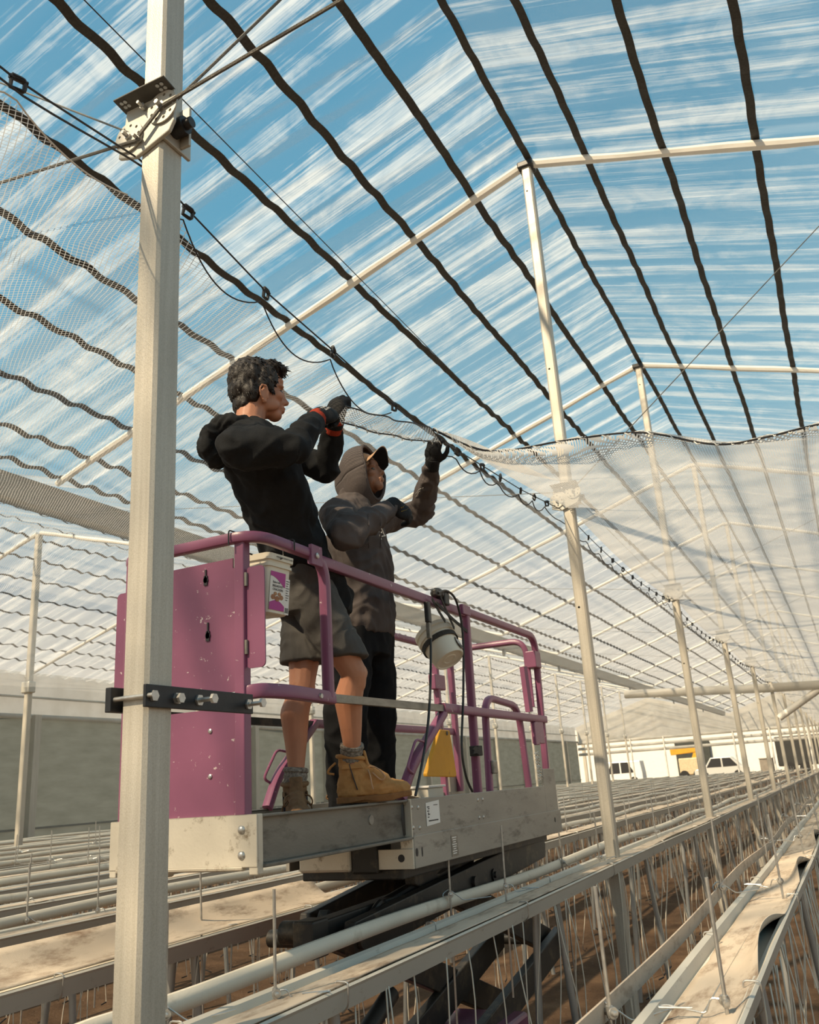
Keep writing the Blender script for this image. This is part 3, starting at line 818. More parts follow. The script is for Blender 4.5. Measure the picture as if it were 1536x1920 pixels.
# ------------------------------------------------------------------ nets
def net_obj(name, fn, nu, nv, m, label, uv=None):
    mb = MB(); mb.grid(fn, nu, nv); o = mb.build(name, M[m], loc=(0,0,0), fix=False)
    for p in o.data.polygons: p.use_smooth = True
    if uv:
        l = o.data.uv_layers.new(name='UVMap')
        for p in o.data.polygons:
            for li in p.loop_indices:
                vi = o.data.loops[li].vertex_index; l.data[li].uv = (uv[0]*(vi//(nv+1))/nu, uv[1]*(vi%(nv+1))/nv)
    return tag(o, label, 'net')
def left_net(u, v):
    y = -.4+(3.84+.4)*u if u < .5 else None
    return None
def lnet(u, v):
    # u along the rows, v from the wire to the far left
    y = .25+60*(u**2.2)
    e = edge_pt(y) if y < 3.84 else V((xw(y)-.01, y, wire_z(y)-.03))
    x = e.x+(XN2-e.x)*v**1.35
    s = min(1, (e.x-x)/.9)
    z = e.z*(1-s)+(CZ+2.10-.10*math.sin(math.pi*min(1,max(0,(XP-x)/11.3)))**1.0)*s+.025*noise.noise((x*.9, y*.7, 0))*s
    return (x, y, z)
net_obj('crop_net', lnet, 150, 26, 'net', 'fine white netting spread overhead at left, hung from the clip wire')
ROPE = [V((-1.66,3.86,1.768+CZ)), on(920,846,'Y',4.25), on(1060,826,'Y',4.6), on(1200,811,'Y',4.75), on(1340,833,'Y',4.75), on(1430,821,'Y',4.75), on(1536,796,'Y',4.8), on(1700,770,'Y',4.9)]
RS = spline(ROPE, 10)
w = MB(); w.tube(RS, .006, 6); tag(w.build('net_rope', M['wire']), 'dark rope along the near edge of the white net swooping right', 'rope')
w = MB(); L = []
for i in range((len(RS)-1)*5):
    t = i/5; a = RS[int(t)]; b = RS[int(t)+1]; p = a.lerp(b, t-int(t)); ph = i*.42
    L.append(p+V((.010*math.sin(ph), .010*math.cos(ph), .011*math.cos(ph*1.0)+.004*math.sin(i*.13))))
w.tube(L, .003, 5); tag(w.build('lacing_cord', M['cord']), 'white cord laced in loops around the dark net rope', 'cord')
def rnet(u, v):
    q = u*(len(RS)-1); i = min(int(q), len(RS)-2); p = RS[i].lerp(RS[i+1], q-i)
    # v runs away down the rows from the rope
    xe = XP+.01+(4.2)*u**1.0
    far = V((xe if u > .02 else XP+.01, 4+50*v**2.1, 0))
    s = min(1, v*5)
    x = p.x*(1-s)+far.x*s
    y = p.y+v*1.5*(1-u*.3)+50*v**2.3
    zt = CZ+1.98-.10*math.sin(math.pi*u)+.05*noise.noise((x*1.2, y*.5, 5))
    zt = (wire_z(y)*(1-min(1,u*4))+zt*min(1,u*4))
    z = p.z*(1-s)+zt*s-.10*math.sin(math.pi*s)*(u > .05)+.014*math.sin(u*46+v*6)*(1-s)
    return (x, y, z)
net_obj('crop_net', rnet, 90, 70, 'net2', 'bunched white netting swooping right, hung from the dark laced rope')
# ------------------------------------------------------------------ scissor lift
XA, XB = -1.80, -2.44              # near and far side of the platform
YF, YB = 2.50, 5.70
def Z(r): return r+CZ
LF = root('scissor_lift', ((XA+XB)/2, 4.1, 0), 'purple scissor lift with aluminium deck carrying the two workers', 'scissor lift')
def part(mb, name, m, parent=None, **kw): return mb.build(name, M[m], parent or LF, **kw)
zr, zm, TB = Z(.905), Z(.345), .042
# extension rail: far side - front - near side - down
pts = fillet([(XB, 3.9, zr), (XB, YF-.02, zr), (XA, YF-.02, zr), (XA, 2.955, zr), (XA, 2.955, zm)], .11, 6)
part(MB().rect(pts, TB, TB, r=.012), 'top_rail', 'purple', smooth=True)
part(MB().rect(fillet([(XA-.004, 2.86, zr-.012), (XA-.004, 4.42, zr-.012)], .1), .030, .046, r=.006), 'side_top_rail', 'purple', smooth=True)
part(MB().rect(fillet([(XA, 4.42, zr), (XA, 5.655, zr), (XA-.030, 5.69, Z(-.05))], .13, 6), TB, TB, r=.012), 'rear_top_rail', 'purple', smooth=True)
part(MB().box(XA+.012, XA+.028, 2.82, 2.90, zr-.05, zr+.034), 'rail_bracket', 'purple', bevel=.003)
part(MB().lathe((XA+.028, 2.855, zr-.01), (1,0,0), [(0,.012),(.006,.012),(.008,.006)], 10), 'bolt', 'steel')
part(MB().box(XA+.0, XA+.024, 4.36, 4.47, zr-.028, zr+.028), 'rail_sleeve', 'purple', bevel=.004)
# mid rails
pts = fillet([(XA-.085, YF, zm-.005), (XA-.02, YF+.02, zm+.004), (XA+.004, YF+.16, zm+.006), (XA, 2.98, zm)], .08, 6)
part(MB().rect(pts, .040, .050, r=.01), 'mid_rail_front', 'purple', smooth=True)
part(MB().lathe((XA+.021, 2.86, zm), (1,0,0), [(0,.011),(.008,.009)], 10), 'bolt', 'steel')
part(MB().rect([(XA, 2.98, zm), (XA, 4.05, zm+.01)], .026, .032), 'mid_rail_sleeve', 'rawsteel')
part(MB().rect([(XA, 4.03, zm+.012), (XA, 5.68, zm+.012)], TB, .046, r=.008), 'mid_rail_rear', 'purple', smooth=True)
# posts
for x in (-1.872, -2.392):
    part(MB().box(x-.021, x+.021, YF-.02, YF+.022, Z(-.09), zr-.015), 'corner_post', 'purple', bevel=.005)
part(MB().rect([(XA, 4.445, zr-.01), (XA-.030, 4.485, Z(-.09))], TB, TB, r=.008, up=(0,1,0)), 'side_post', 'purple', smooth=True)
# front panels
def rrect(x0, x1, z0, z1, r, n=4):
    o = []
    for cx, cz, a in ((x1-r,z0+r,-90),(x1-r,z1-r,0),(x0+r,z1-r,90),(x0+r,z0+r,180)):
        o += [(cx+r*math.cos(math.radians(a+90*k/n)), cz+r*math.sin(math.radians(a+90*k/n))) for k in range(n+1)]
    return o
up = part(MB().prism((0, YF+.002, CZ), (1,0,0), (0,0,1), (0,.006,0), [(-2.375,.352),(-1.893,.352),(-1.893,.80),(-1.915,.80),(-1.915,.838),(-2.375,.838)]), 'upper_panel', 'purple')
lo = part(MB().prism((0, YF+.002, CZ), (1,0,0), (0,0,1), (0,.006,0), [(-2.375,-.09),(-1.893,-.09),(-1.893,.300),(-2.375,.300)]), 'lower_panel', 'purple')
for (px, py, h) in ((386,1088,.040),(390,1192,.048)):
    p = on(px, py, 'Y', YF); mb = MB()
    mb.lathe(p+V((0,.001,0)), (0,-1,0), [(0,.011),(.004,.011)], 14).box(p.x-.008, p.x+.008, YF-.003, YF+.001, p.z-.02, p.z+.016)
    mb.box(p.x-.003, p.x+.003, YF-.003, YF+.001, p.z+.01, p.z+h)
    part(mb, 'key_slot', 'ink', up)
for (px, py) in ((394,1371),(394,1456)):
    p = on(px, py, 'Y', YF); part(MB().lathe(p+V((0,.002,0)), (0,-1,0), [(0,.008),(.004,.008),(.006,.004)], 10), 'screw', 'steel', lo)
part(MB().prism((0, YF-.004, CZ), (1,0,0), (0,0,1), (0,.006,0), rrect(-1.852,-1.772,.425,.79,.018)), 'side_flap', 'purple')
part(MB().prism((0, YF-.004, CZ), (1,0,0), (0,0,1), (0,.006,0), rrect(-2.468,-2.41,.395,.785,.018)), 'side_flap', 'purple')
for zz in (.745, .50):
    part(MB().cyl((-1.848, YF-.010, Z(zz)-.025), (-1.848, YF-.010, Z(zz)+.025), .007, 8), 'hinge_pin', 'rawsteel')
# toe beam across the front
fb = part(MB().box(XB, XA, 2.475, 2.485, Z(-.222), Z(-.058)).box(XB, XA, 2.475, 2.51, Z(-.064), Z(-.058)).cyl((XB+.03, 2.487, Z(-.222)), (XA-.06, 2.487, Z(-.222)), .012, 10).box(XA-.035, XA, 2.478, 2.51, Z(-.245), Z(-.06)).box(XB, XB+.03, 2.478, 2.51, Z(-.245), Z(-.06)), 'front_toe_beam', 'alu', bevel=.003)
for (px, py) in ((453,1556),(453,1604),(237,1558),(235,1607)):
    p = on(px, py, 'Y', 2.475); part(MB().lathe(p+V((0,.002,0)), (0,-1,0), [(0,.015),(.005,.014),(.010,.008),(.011,.002)], 12), 'bolt', 'steel', fb, smooth=True)
# roll-out deck channels
for x, s in ((XA, 1), (XB, -1)):
    mb = MB(); mb.box(min(x-s*.03,x-s*.024), max(x-s*.03,x-s*.024), 2.51, 3.62, Z(-.215), Z(-.062))
    mb.box(min(x,x-s*.03), max(x,x-s*.03), 2.51, 3.62, Z(-.070), Z(-.060)).box(min(x+s*.012,x-s*.03), max(x+s*.012,x-s*.03), 2.51, 3.62, Z(-.226), Z(-.214))
    part(mb, 'deck_channel', 'alu3', bevel=.003)
b = MB()
b.lathe((XA-.024, 2.64, Z(-.13)), (1,0,0), [(0,.022),(.004,.020)], 16); b.lathe((XA-.024, 3.30, Z(-.125)), (1,0,0), [(0,.022),(.004,.020)], 16)
part(MB().lathe((XA-.024, 3.29, Z(-.125)), (1,0,0), [(0,.020),(.004,.019),(.004,.012)], 16), 'roller_cap', 'alu2')
part(MB().box(XB+.03, XA-.03, 2.51, 5.62, Z(-.165), Z(-.135)), 'deck_floor', 'alu2')
# main deck sides
for x, s in ((XA, 1), (XB, -1)):
    w = MB(); w.box(min(x+s*.010,x-s*.004), max(x+s*.010,x-s*.004), 3.60, 5.50, Z(-.218), Z(-.058)); w.box(min(x+s*.010,x-s*.004), max(x+s*.010,x-s*.004), 5.50, 5.74, Z(-.218), Z(.045))
    u = part(w, 'side_plate', 'alu2', bevel=.003)
    w = MB(); w.box(min(x+s*.016,x-s*.004), max(x+s*.016,x-s*.004), 3.60, 5.76, Z(-.345), Z(-.212)); part(w, 'lower_side_plate', 'alu2', bevel=.003)
    if s > 0:
        for (px, py) in ((772,1514),(784,1514),(775,1552),(787,1552),(896,1500),(905,1499),(899,1533),(907,1532)):
            p = on(px, py, 'X', x+.010); part(MB().lathe(p-V((.002,0,0)), (1,0,0), [(0,.010),(.004,.009),(.007,.004)], 10), 'bolt', 'steel', u, smooth=True)
        st = part(MB().obox(on(812,1524,'X',x+.0115), (0,.072,.004), (0,.0,.050), (.0008,0,0)), 'sticker', 'paper', u)
        mk = MB()
        for (dy, dz, a, h) in ((-.050,.028,.012,.0022),(-.046,.020,.008,.0022),(-.052,.010,.010,.0022),(-.050,-.002,.004,.006),(-.040,-.004,.005,.002),(-.052,-.016,.008,.002),(.0,-.032,.052,.0026),(.03,.034,.022,.0015)):
            q = on(812,1524,'X',x+.0115); mk.obox(q+V((.0012,dy,dz)), (0,a,0), (0,0,h), (.0004,0,0))
        part(mk, 'sticker_print', 'ink', u)
        part(MB().obox(on(853,1585,'X',x+.0175), (0,.038,0), (0,0,.047), (.0008,0,0)), 'rating_plate', 'rawsteel', u)
        mk = MB()
        for k in range(8): mk.obox(on(853,1585,'X',x+.0175)+V((.0012,-.004,.036-.010*k)), (0,.026-(k%3)*.005,0), (0,0,.0022), (.0004,0,0))
        part(mk, 'rating_print', 'paper', u)
        hl = MB()
        for (px, py, rw, rh) in ((782,1598,.012,.017),(792,1597,.005,.02),(1041,1537,.011,.015)):
            q = on(px, py, 'X', x+.0165); hl.prism(q, (0,1,0), (0,0,1), (.0012,0,0), [(rw*math.cos(a*math.pi/6), rh*math.sin(a*math.pi/6)) for a in range(12)])
        part(hl, 'punched_holes', 'ink', u)
# end faces of the main deck seen past the roll-out
ef = part(MB().box(XA-.050, XA+.012, 3.592, 3.60, Z(-.345), Z(-.058)).box(XA-.16, XA+.014, 3.585, 3.592, Z(-.345), Z(-.262)), 'end_bracket', 'alu', bevel=.003)
q = V((XA-.045, 3.584, Z(-.30))); part(MB().lathe(q, (0,-1,0), [(0,.016),(.001,.016)], 14), 'bracket_hole', 'ink', ef)
part(MB().box(XA-.56, XA-.29, 3.56, 3.60, Z(-.350), Z(-.235)), 'cross_plate', 'alu', bevel=.012)
part(MB().box(XB+.02, XA-.50, 2.62, 2.66, Z(-.262), Z(-.222)), 'cross_plate', 'alu', bevel=.008)
part(MB().box(XB+.06, XA-.06, 3.62, 5.66, Z(-.39), Z(-.345)), 'top_frame', 'black', bevel=.006)
part(MB().box(XA-.29, XA-.16, 3.57, 3.72, Z(-.36), Z(-.235)), 'pump_box', 'black', bevel=.01)
part(MB().tube([(XA-.035, 3.585, Z(-.08)), (XA-.030, 3.575, Z(-.14)), (XA-.035, 3.585, Z(-.205))], .016, 8), 'rubber_stop', 'blackplastic', smooth=True)
# rear end rail hoop, gate hoop, braces
yr = 5.62
part(MB().rect(fillet([(XB+.02, yr, Z(-.06)), (XB+.02, yr, zr-.02), (XA-.06, yr, zr-.02), (XA-.05, yr-.02, Z(.44))], .10, 6), .038, .038, r=.01), 'end_rail', 'purple', smooth=True)
part(MB().box(XA-.045, XA+.026, 5.55, 5.665, Z(.69), Z(.80)), 'latch_plate', 'purple', bevel=.006)
part(MB().rect([(XA-.035, 5.46, Z(.69)), (XA-.03, 5.475, Z(.40))], .036, .036), 'drop_post', 'purple')
part(MB().cyl((XA-.03, 5.475, Z(.41)), (XA-.03, 5.475, Z(.35)), .006, 6), 'latch_pin', 'steel')
gh = part(MB().rect(fillet([(XA-.03, 4.66, Z(-.07)), (XA-.03, 4.70, Z(.455)), (XA-.03, 5.26, Z(.425)), (XA-.03, 5.32, Z(-.07))], .13, 6), .038, .038, r=.01), 'gate_hoop', 'purple', smooth=True)
part(MB().box(XA-.012, XA+.008, 4.66, 4.72, Z(.03), Z(.10)), 'gate_latch', 'rawsteel', gh, bevel=.006)
part(MB().box(XA-.02, XA+.015, 5.44, 5.60, Z(.20), Z(.34)).box(XA-.0, XA+.02, 5.40, 5.47, Z(.19), Z(.33)), 'hinge_bracket', 'purple', gh, bevel=.005)
sp_ = [V((XA+.0+.013*math.cos(t*.9), 5.44+.013*math.sin(t*.9)+.03*t/70, Z(.15)-.0026*t)) for t in range(70)]
part(MB().tube(sp_, .0035, 5), 'gate_spring', 'steel', gh)
for x, s in ((XA, 1), (XB, -1)):
    yo = 0 if s > 0 else -.19
    br = part(MB().rect(fillet([(x-s*.002, 4.05+yo, zm-.01), (x-s*.020, 3.68+yo, Z(.075)), (x-s*.030, 3.585+yo, Z(-.058))], .12, 6), .042, .042, r=.01), 'diagonal_brace', 'purple', smooth=True)
    part(MB().tube(fillet([(x, 3.80+yo, Z(.19)), (x, 3.71+yo, Z(.20)), (x, 3.60+yo, Z(.07)), (x, 3.66+yo, Z(.05))], .03, 4), .0065, 7), 'grab_loop', 'purple', br, smooth=True)
# far side rails
part(MB().rect([(XB, 2.55, zm-.02), (XB, 3.86, zm-.02)], .026, .034), 'far_mid_sleeve', 'black')
part(MB().rect([(XB, 3.84, zm-.015), (XB, 5.6, zm-.015)], .04, .044, r=.008), 'far_mid_rail', 'purple', smooth=True)
part(MB().rect(fillet([(XB, 3.85, zr-.012), (XB, 5.655, zr-.012), (XB, 5.68, Z(-.05))], .13, 5), TB, TB, r=.012), 'far_top_rail', 'purple', smooth=True)
part(MB().rect([(XB, 5.40, zr-.02), (XB, 5.42, Z(-.09))], TB, TB, r=.008, up=(0,1,0)), 'far_post', 'purple', smooth=True)
part(MB().box(XB-.024, XB+.026, 5.33, 5.50, Z(.60), Z(.70)), 'far_latch_plate', 'purple', bevel=.006)

# scissor stack
XS, XT = XA-.20, XB+.06
def arm(p, q, x, w=.055, h=.15, name='scissor_arm'):
    p = V((x, p[0], p[1])); q = V((x, q[0], q[1])); d = (q-p).normalized()
    n = V((1,0,0)).cross(d)
    o = part(MB().prism(p, d, n, (w,0,0), [(-.03,-h/2),(( q-p).length+.03,-h/2),((q-p).length+.06,0),((q-p).length+.03,h/2),(-.03,h/2),(-.06,0)]), name, 'black', bevel=.006)
    return o
def yz(px, py, x):
    p = on(px, py, 'X', x); return (p.y, p.z)
a1 = yz(1003,1586,XS); a0 = yz(655,1762,XS)
arm(a0, a1, XS)
c1 = yz(1040,1762,XS); c0 = (c1[0]-1.75, .34)
arm(c0, c1, XS)
f0 = yz(572,1742,XT); arm(f0, (f0[0]+1.75, Z(-.40)), XT)
g1 = yz(925,1757,XT+.1); arm((g1[0]-1.9, .30), g1, XT+.10)
arm((c1[0]-.02, c1[1]), (c1[0]-1.9, Z(-.40)), XS-.08)
arm((f0[0], f0[1]), (f0[0]+1.95, .34), XT+.08)
piv = lambda y, z, r=.035: part(MB().cyl((XT-.01, y, z), (XS+.075, y, z), r, 14), 'pivot_tube', 'black', smooth=True)
piv(a0[0], a0[1]); piv(c1[0]-.03, c1[1]+.01)
m_ = ((a0[0]+a1[0])/2, (a0[1]+a1[1])/2); piv(*m_, .028)
q = on(925,1640,'X',XS+.055); part(MB().lathe((XS+.055, q.y, q.z), (1,0,0), [(0,.032),(.010,.032),(.010,.018),(.022,.016)], 14), 'pivot_pin', 'black', smooth=True)
jb = on(575,1757,'X',-2.10)
part(MB().lathe((-2.21, jb.y, jb.z+.015), (1,0,0), [(0,.045),(.11,.045),(.12,.035)], 14), 'joint_tube', 'black', smooth=True)
part(MB().box(-2.13,-2.03, jb.y-.06, jb.y+.06, jb.z-.075, jb.z+.065), 'joint_block', 'black', bevel=.01)
part(MB().bar((-2.09, jb.y, jb.z), (-2.08, jb.y+.95, jb.z+.02), .08, .10), 'tie_bar', 'black', bevel=.008)
ca = on(690,1722,'X',-2.08); cb = on(830,1640,'X',-2.08)
cy = part(MB().cyl(ca, cb+(cb-ca)*.4, .048, 16), 'lift_cylinder', 'black', smooth=True)
part(MB().tube(spline([ca+V((.05,-.1,.0)), ca+V((.06,.0,.06)), ca+V((.02,.18,.05)), cb+V((.05,0,.05))], 6), .016, 8), 'hydraulic_hose', 'blackplastic', smooth=True)
pb = on(860,1880,'X',XS-.02); part(MB().cyl((XS-.1,2.9,.36),(XS-.1,3.9,.75),.04,14), 'lower_cylinder', 'black', smooth=True)
part(MB().bar((XS-.12,3.0,.32),(XS-.12,3.75,.66),.05,.05), 'safety_prop', 'yellow')
# base
bs = part(MB().box(XB+.06, XA-.06, 3.0, 5.05, .17, .30).box(XB+.06, XA-.07, 4.25, 5.05, .17, .43), 'chassis', 'purple', bevel=.02)
part(MB().box(XA-.075, XA-.02, 3.2, 4.8, .20, .42), 'chassis_side', 'black', bevel=.015)
for y in (3.25, 4.85):
    for x, s in ((XA-.04, -1), (XB+.04, 1)):
        wv = part(MB().lathe((x, y, .155), (s,0,0), [(0,.10),(0,.14),(.01,.155),(.09,.155),(.10,.14),(.10,.10)], 22), 'wheel', 'blackplastic', smooth=True)
        part(MB().lathe((x-s*.002, y, .155), (s,0,0), [(0,.085),(.03,.085)], 16), 'hub', 'alu2', wv)

# ------------------------------------------------------------------ things hanging on the lift
# square food pail with a printed label
pc = V((XA-.088, 2.668, Z(.742))); PR = Matrix.Rotation(math.radians(86), 3, 'Z') @ Matrix.Rotation(math.radians(3), 3, 'X')
pail = root('square_pail', pc, 'white square plastic pail with pink cracker label hanging under the front rail', 'pail')
def PP(x, y, z): return pc+PR @ V((x, y, z))
def sq(h, r, c, n=4):
    o = []
    for cx, cy, a in ((h-c,-h+c,-90),(h-c,h-c,0),(-h+c,h-c,90),(-h+c,-h+c,180)):
        o += [(cx+c*math.cos(math.radians(a+90*k/n)), cy+c*math.sin(math.radians(a+90*k/n))) for k in range(n+1)]
    return o
def loft(rings, caps=True):
    mb = MB(); m = len(rings[0])
    for r in rings: mb.v += r
    for i in range(len(rings)-1):
        for j in range(m): mb.f.append((i*m+j, i*m+(j+1)%m, (i+1)*m+(j+1)%m, (i+1)*m+j))
    if caps: mb.f.append(tuple(range(m))[::-1]); mb.f.append(tuple((len(rings)-1)*m+j for j in range(m)))
    return mb
prof = [(0,.058),(.004,.062),(.175,.069),(.176,.075),(.186,.075),(.187,.070),(.200,.071),(.201,.078),(.224,.079),(.226,.074)]
part(loft([[PP(x, y, z-.10) for x, y in sq(h, 0, .020)] for z, h in prof]), 'pail_body', 'pail', pail, smooth=True)
lab = MB()
def face_x(u, z, off=.0012):   # near label face is the -Y side of the pail
    h = .062+(.069-.062)*(z/.175); return PP(u, -h-off, z-.10)
def quad_on(mb, u0, u1, z0, z1, off=.0012, n=1):
    mb.add([face_x(u0,z0,off), face_x(u1,z0,off), face_x(u1,z1,off), face_x(u0,z1,off)], [(0,1,2,3)])
def quad_s(mb, v0, v1, z0, z1, off=.0012):
    g = lambda v, z: PP(.062+.007*(z/.175)+off, v, z-.10); mb.add([g(v0,z0), g(v1,z0), g(v1,z1), g(v0,z1)], [(0,1,2,3)])
quad_on(lab, -.056, .034, .014, .158); quad_on(lab, .034, .060, .004, .140)
o = part(lab, 'label', 'paper', pail, fix=False)
n = 10; pk = MB(); pk2 = MB()
for i in range(n):
    u0, u1 = -.056+.088*i/n, -.056+.088*(i+1)/n
    f = lambda u: .140-.036*max(0, min(1, (u+.045)/.07))**1.5; g = lambda u: .040+.016*math.sin((u+.056)*34)-.010*((u+.056)/.088)
    pk.add([face_x(u0,f(u0),.002), face_x(u1,f(u1),.002), face_x(u1,.158,.002), face_x(u0,.158,.002)], [(0,1,2,3)])
    pk2.add([face_x(u0,.014,.002), face_x(u1,.014,.002), face_x(u1,g(u1),.002), face_x(u0,g(u0),.002)], [(0,1,2,3)])
part(pk, 'label_colour', 'pink', pail, fix=False); part(pk2, 'label_colour', 'pink', pail, fix=False)
bp = MB()
for (u, z, r) in ((-.036,.062,.013),(-.012,.057,.014),(.012,.064,.012),(-.024,.075,.010),(.000,.075,.010)):
    bp.add([face_x(u+r*math.cos(a*math.pi/5), z+r*.75*math.sin(a*math.pi/5), .0026) for a in range(10)], [tuple(range(10))])
part(bp, 'cracker_print', 'brownprint', pail, fix=False)
def text_on(s, size, origin, ux, uz, nrm, m, parent, name, depth=.0004, align='CENTER'):
    cu = bpy.data.curves.new('t', 'FONT'); cu.body = s; cu.size = size; cu.align_x = align; cu.align_y = 'CENTER'; cu.extrude = depth/2
    ob = bpy.data.objects.new('t', cu); me = evaluated(ob)
    bpy.data.objects.remove(ob); Mx = Matrix((ux, uz, nrm)).transposed().to_4x4()
    me.transform(Matrix.Translation(V(origin)-wloc(parent)) @ Mx)
    me.materials.clear(); me.materials.append(M[m]); me.name = name
    o = bpy.data.objects.new(name, me); COL.objects.link(o); o.parent = parent; return o
ux = PR @ V((1,0,0)); uz = PR @ V((0,0,1)); nr = PR @ V((0,-1,0))
text_on('BREAKFAST', .0125, face_x(-.010,.104,.0024), ux, uz, nr, 'ink', pail, 'lettering')
text_on('CRACKERS', .0125, face_x(-.010,.091,.0024), ux, uz, nr, 'ink', pail, 'lettering')
text_on("Bake'rok", .012, face_x(-.020,.118,.0024), ux, uz, nr, 'ink', pail, 'lettering')
text_on('UNIVERSAL-TUB RECYCLABLE', .0075, PP(.012,-.0805,.213-.10), ux, uz, nr, 'ink', pail, 'lettering')
sx = PR @ V((0,1,0)); sn = PR @ V((1,0,0))
bc = MB()
for k in range(8): quad_on(bc, .037+.0027*k, .037+.0027*k+(.0009 if k % 2 else .0018), .010, .030, .002)
part(bc, 'barcode', 'ink', pail, fix=False); bc = MB()
for k in range(9): quad_on(bc, .037, .057-(k % 3)*.004, .130-.009*k, .1325-.009*k, .002)
part(bc, 'side_print', 'ink', pail, fix=False)
for (y, x, dy) in ((2.478, -1.895, 0), (2.70, XA, .0)):
    a = V((x, y, zr)); mb = MB()
    if y < 2.6: mb.tube(fillet([a+V((0,-.026,-.03)), a+V((0,-.026,.026)), a+V((0,.026,.026)), a+V((.02,.03,-.05)), a+V((.05,.05,-.06))], .012, 3), .0028, 6)
    else: mb.tube(fillet([a+V((.026,0,-.02)), a+V((.026,0,.026)), a+V((-.026,0,.026)), a+V((-.026,-.0,-.04)), a+V((.03,-.10,-.075))], .012, 3), .0028, 6)
    part(mb, 'cable_tie', 'blackplastic', pail)
# round pail slung under the side rail
rc = on(818,1196,'X',-1.90); ax = (RT*.47-UP*.70-FW*.62).normalized()
rp_ = root('round_pail', rc, 'white round plastic pail hanging tilted under the side rail, its base towards the viewer', 'pail')
L = .185
prof = [(0,.088),(-.012,.096),(-.012,.106),(.010,.107),(.012,.101),(.028,.101),(.030,.107),(.045,.106),(.047,.099),(L-.01,.085),(L,.080),(L,.074),(L-.006,.070),(L-.006,.040),(L-.003,.037),(L-.003,.030),(L-.006,.027),(L-.006,0)]
part(MB().lathe(rc-ax*.03, ax, prof, 32), 'pail_body', 'pail', rp_, smooth=True)
sd_ = ax.cross(UP).normalized(); su = sd_.cross(ax)
mb = MB()
for a0_ in range(0, 14):
    a = math.radians(200+10*a0_)
mb = MB(); n = 26
ring = [rc+ax*.045+(sd_*math.cos(2*math.pi*i/n)+su*math.sin(2*math.pi*i/n))*.102 for i in range(n)]
mb.sweep(ring, [(-.002,-.014),(.002,-.014),(.002,.014),(-.002,.014)], up=ax, closed=True); part(mb, 'sling_strap', 'strap', rp_)
mb = MB(); ed = RT*.95+UP*.30-FW*.45; ed = (ed-ax*ed.dot(ax)).normalized(); et = ax.cross(ed)
mb.prism(rc+ax*.108+ed*.0905, et, ax, ed*.002, [(.026*math.cos(t*math.pi/9), .042*math.sin(t*math.pi/9)) for t in range(18)])
em = MB()
for k in range(4): em.obox(rc+ax*(.098+.006*(k % 2))+ed*.093+et*(-.014+.0095*k), et*.0022, ax*(.022-.004*abs(k-1.5)), ed*.0008)
part(em, 'emblem_lines', 'paper', rp_)
part(mb, 'printed_emblem', 'ink', rp_)
for (p, q) in (((810,1122),(835,1165)),((818,1130),(876,1184)),((826,1118),(852,1178))):
    a = on(*p,'X',XA+.03); b = on(*q,'X',XA+.01); part(MB().rect([a, (a+b)/2+V((0,0,-.006)), b], .004, .018), 'hanging_strap', 'strap', rp_)
# control box hanging on its lead, with taped cable
bx = on(803,1160,'X',XA+.03)
ct = root('control_pendant', bx, 'black pendant box hanging on the side rail beside the round pail', 'control')
part(MB().box(bx.x-.012,bx.x+.012,bx.y-.018,bx.y+.018,bx.z-.02,bx.z+.085), 'pendant_body', 'blackplastic', ct, bevel=.005)
part(MB().box(bx.x-.010,bx.x+.010,bx.y-.013,bx.y+.013,bx.z-.10,bx.z-.02), 'metal_end', 'rawsteel', ct, bevel=.003)
k_ = on(820,1113,'X',XA); part(MB().ell(k_, .034, .05, .03, 12, 8).obox(k_+V((.0,.06,-.02)), (.03,0,0), (0,.03,0), (0,0,.035)).obox(k_+V((.02,-.05,-.01)), (.012,0,0), (0,.035,0), (0,0,.016)), 'rail_clip', 'blackplastic', ct, bevel=.006)
def lead(pp, x, label):
    mb = MB(); mb.tube(spline([on(px,py,'X',x) for px, py in pp], 6), .0065, 7); tag(mb.build('power_lead', M['blackplastic'], smooth=True), label, 'cable', 'leads on the lift')
lead([(806,1150),(808,1220),(806,1310),(800,1380),(788,1450),(779,1492)], XA+.034, 'black lead hanging straight down beside the diagonal brace')
lead([(822,1112),(838,1108),(856,1128),(868,1190),(869,1300),(866,1400),(874,1455),(886,1484)], XA+.034, 'black lead looping over the rail and down the side post')
tp_ = root('tape_wrap', on(884,1408,'X',XA), 'ragged black tape wrapped round the side post of the lift', 'tape')
q = on(893,1408,'X',XA)
part(MB().box(q.x-.027,q.x+.027,q.y-.030,q.y+.027,q.z-.026,q.z+.026), 'wrap', 'strap', tp_, bevel=.004)
part(MB().prism(q+V((.026,-.03,0)), (0,1,0), (0,0,1), (.003,0,0), [(0,.018),(-.05,.02),(-.085,.006),(-.06,.0),(-.08,-.016),(-.03,-.014),(0,-.022)]), 'loose_end', 'strap', tp_)
# yellow pouch on the far rail
yp = [on(px,py,'X',XB+.045) for px, py in ((822,1368),(840,1370),(853,1453),(851,1457),(798,1456),(797,1450))]
pch = root('yellow_pouch', V((XB+.05, 5.15, Z(-.05))), 'yellow vinyl pouch hanging from the far mid rail of the lift', 'pouch')
o = part(MB().prism((0,0,0), (0,1,0), (0,0,1), (.030,0,0), [(p.y, p.z) for p in yp]), 'pouch_body', 'yellow', pch, bevel=.006)
for v in o.data.vertices: v.co.x += XB+.03-0
q = (yp[0]+yp[1])/2; part(MB().lathe(V((XB+.062,q.y+.02,q.z-.02)), (1,0,0), [(0,.014),(.002,.014)], 12), 'eyelet', 'ink', pch)
part(MB().tube([V((XB+.05,q.y,q.z-.02)), V((XB+.03,q.y,q.z+.03)), V((XB-.0,q.y,q.z+.035))], .004, 6), 'cord_loop', 'strap', pch)
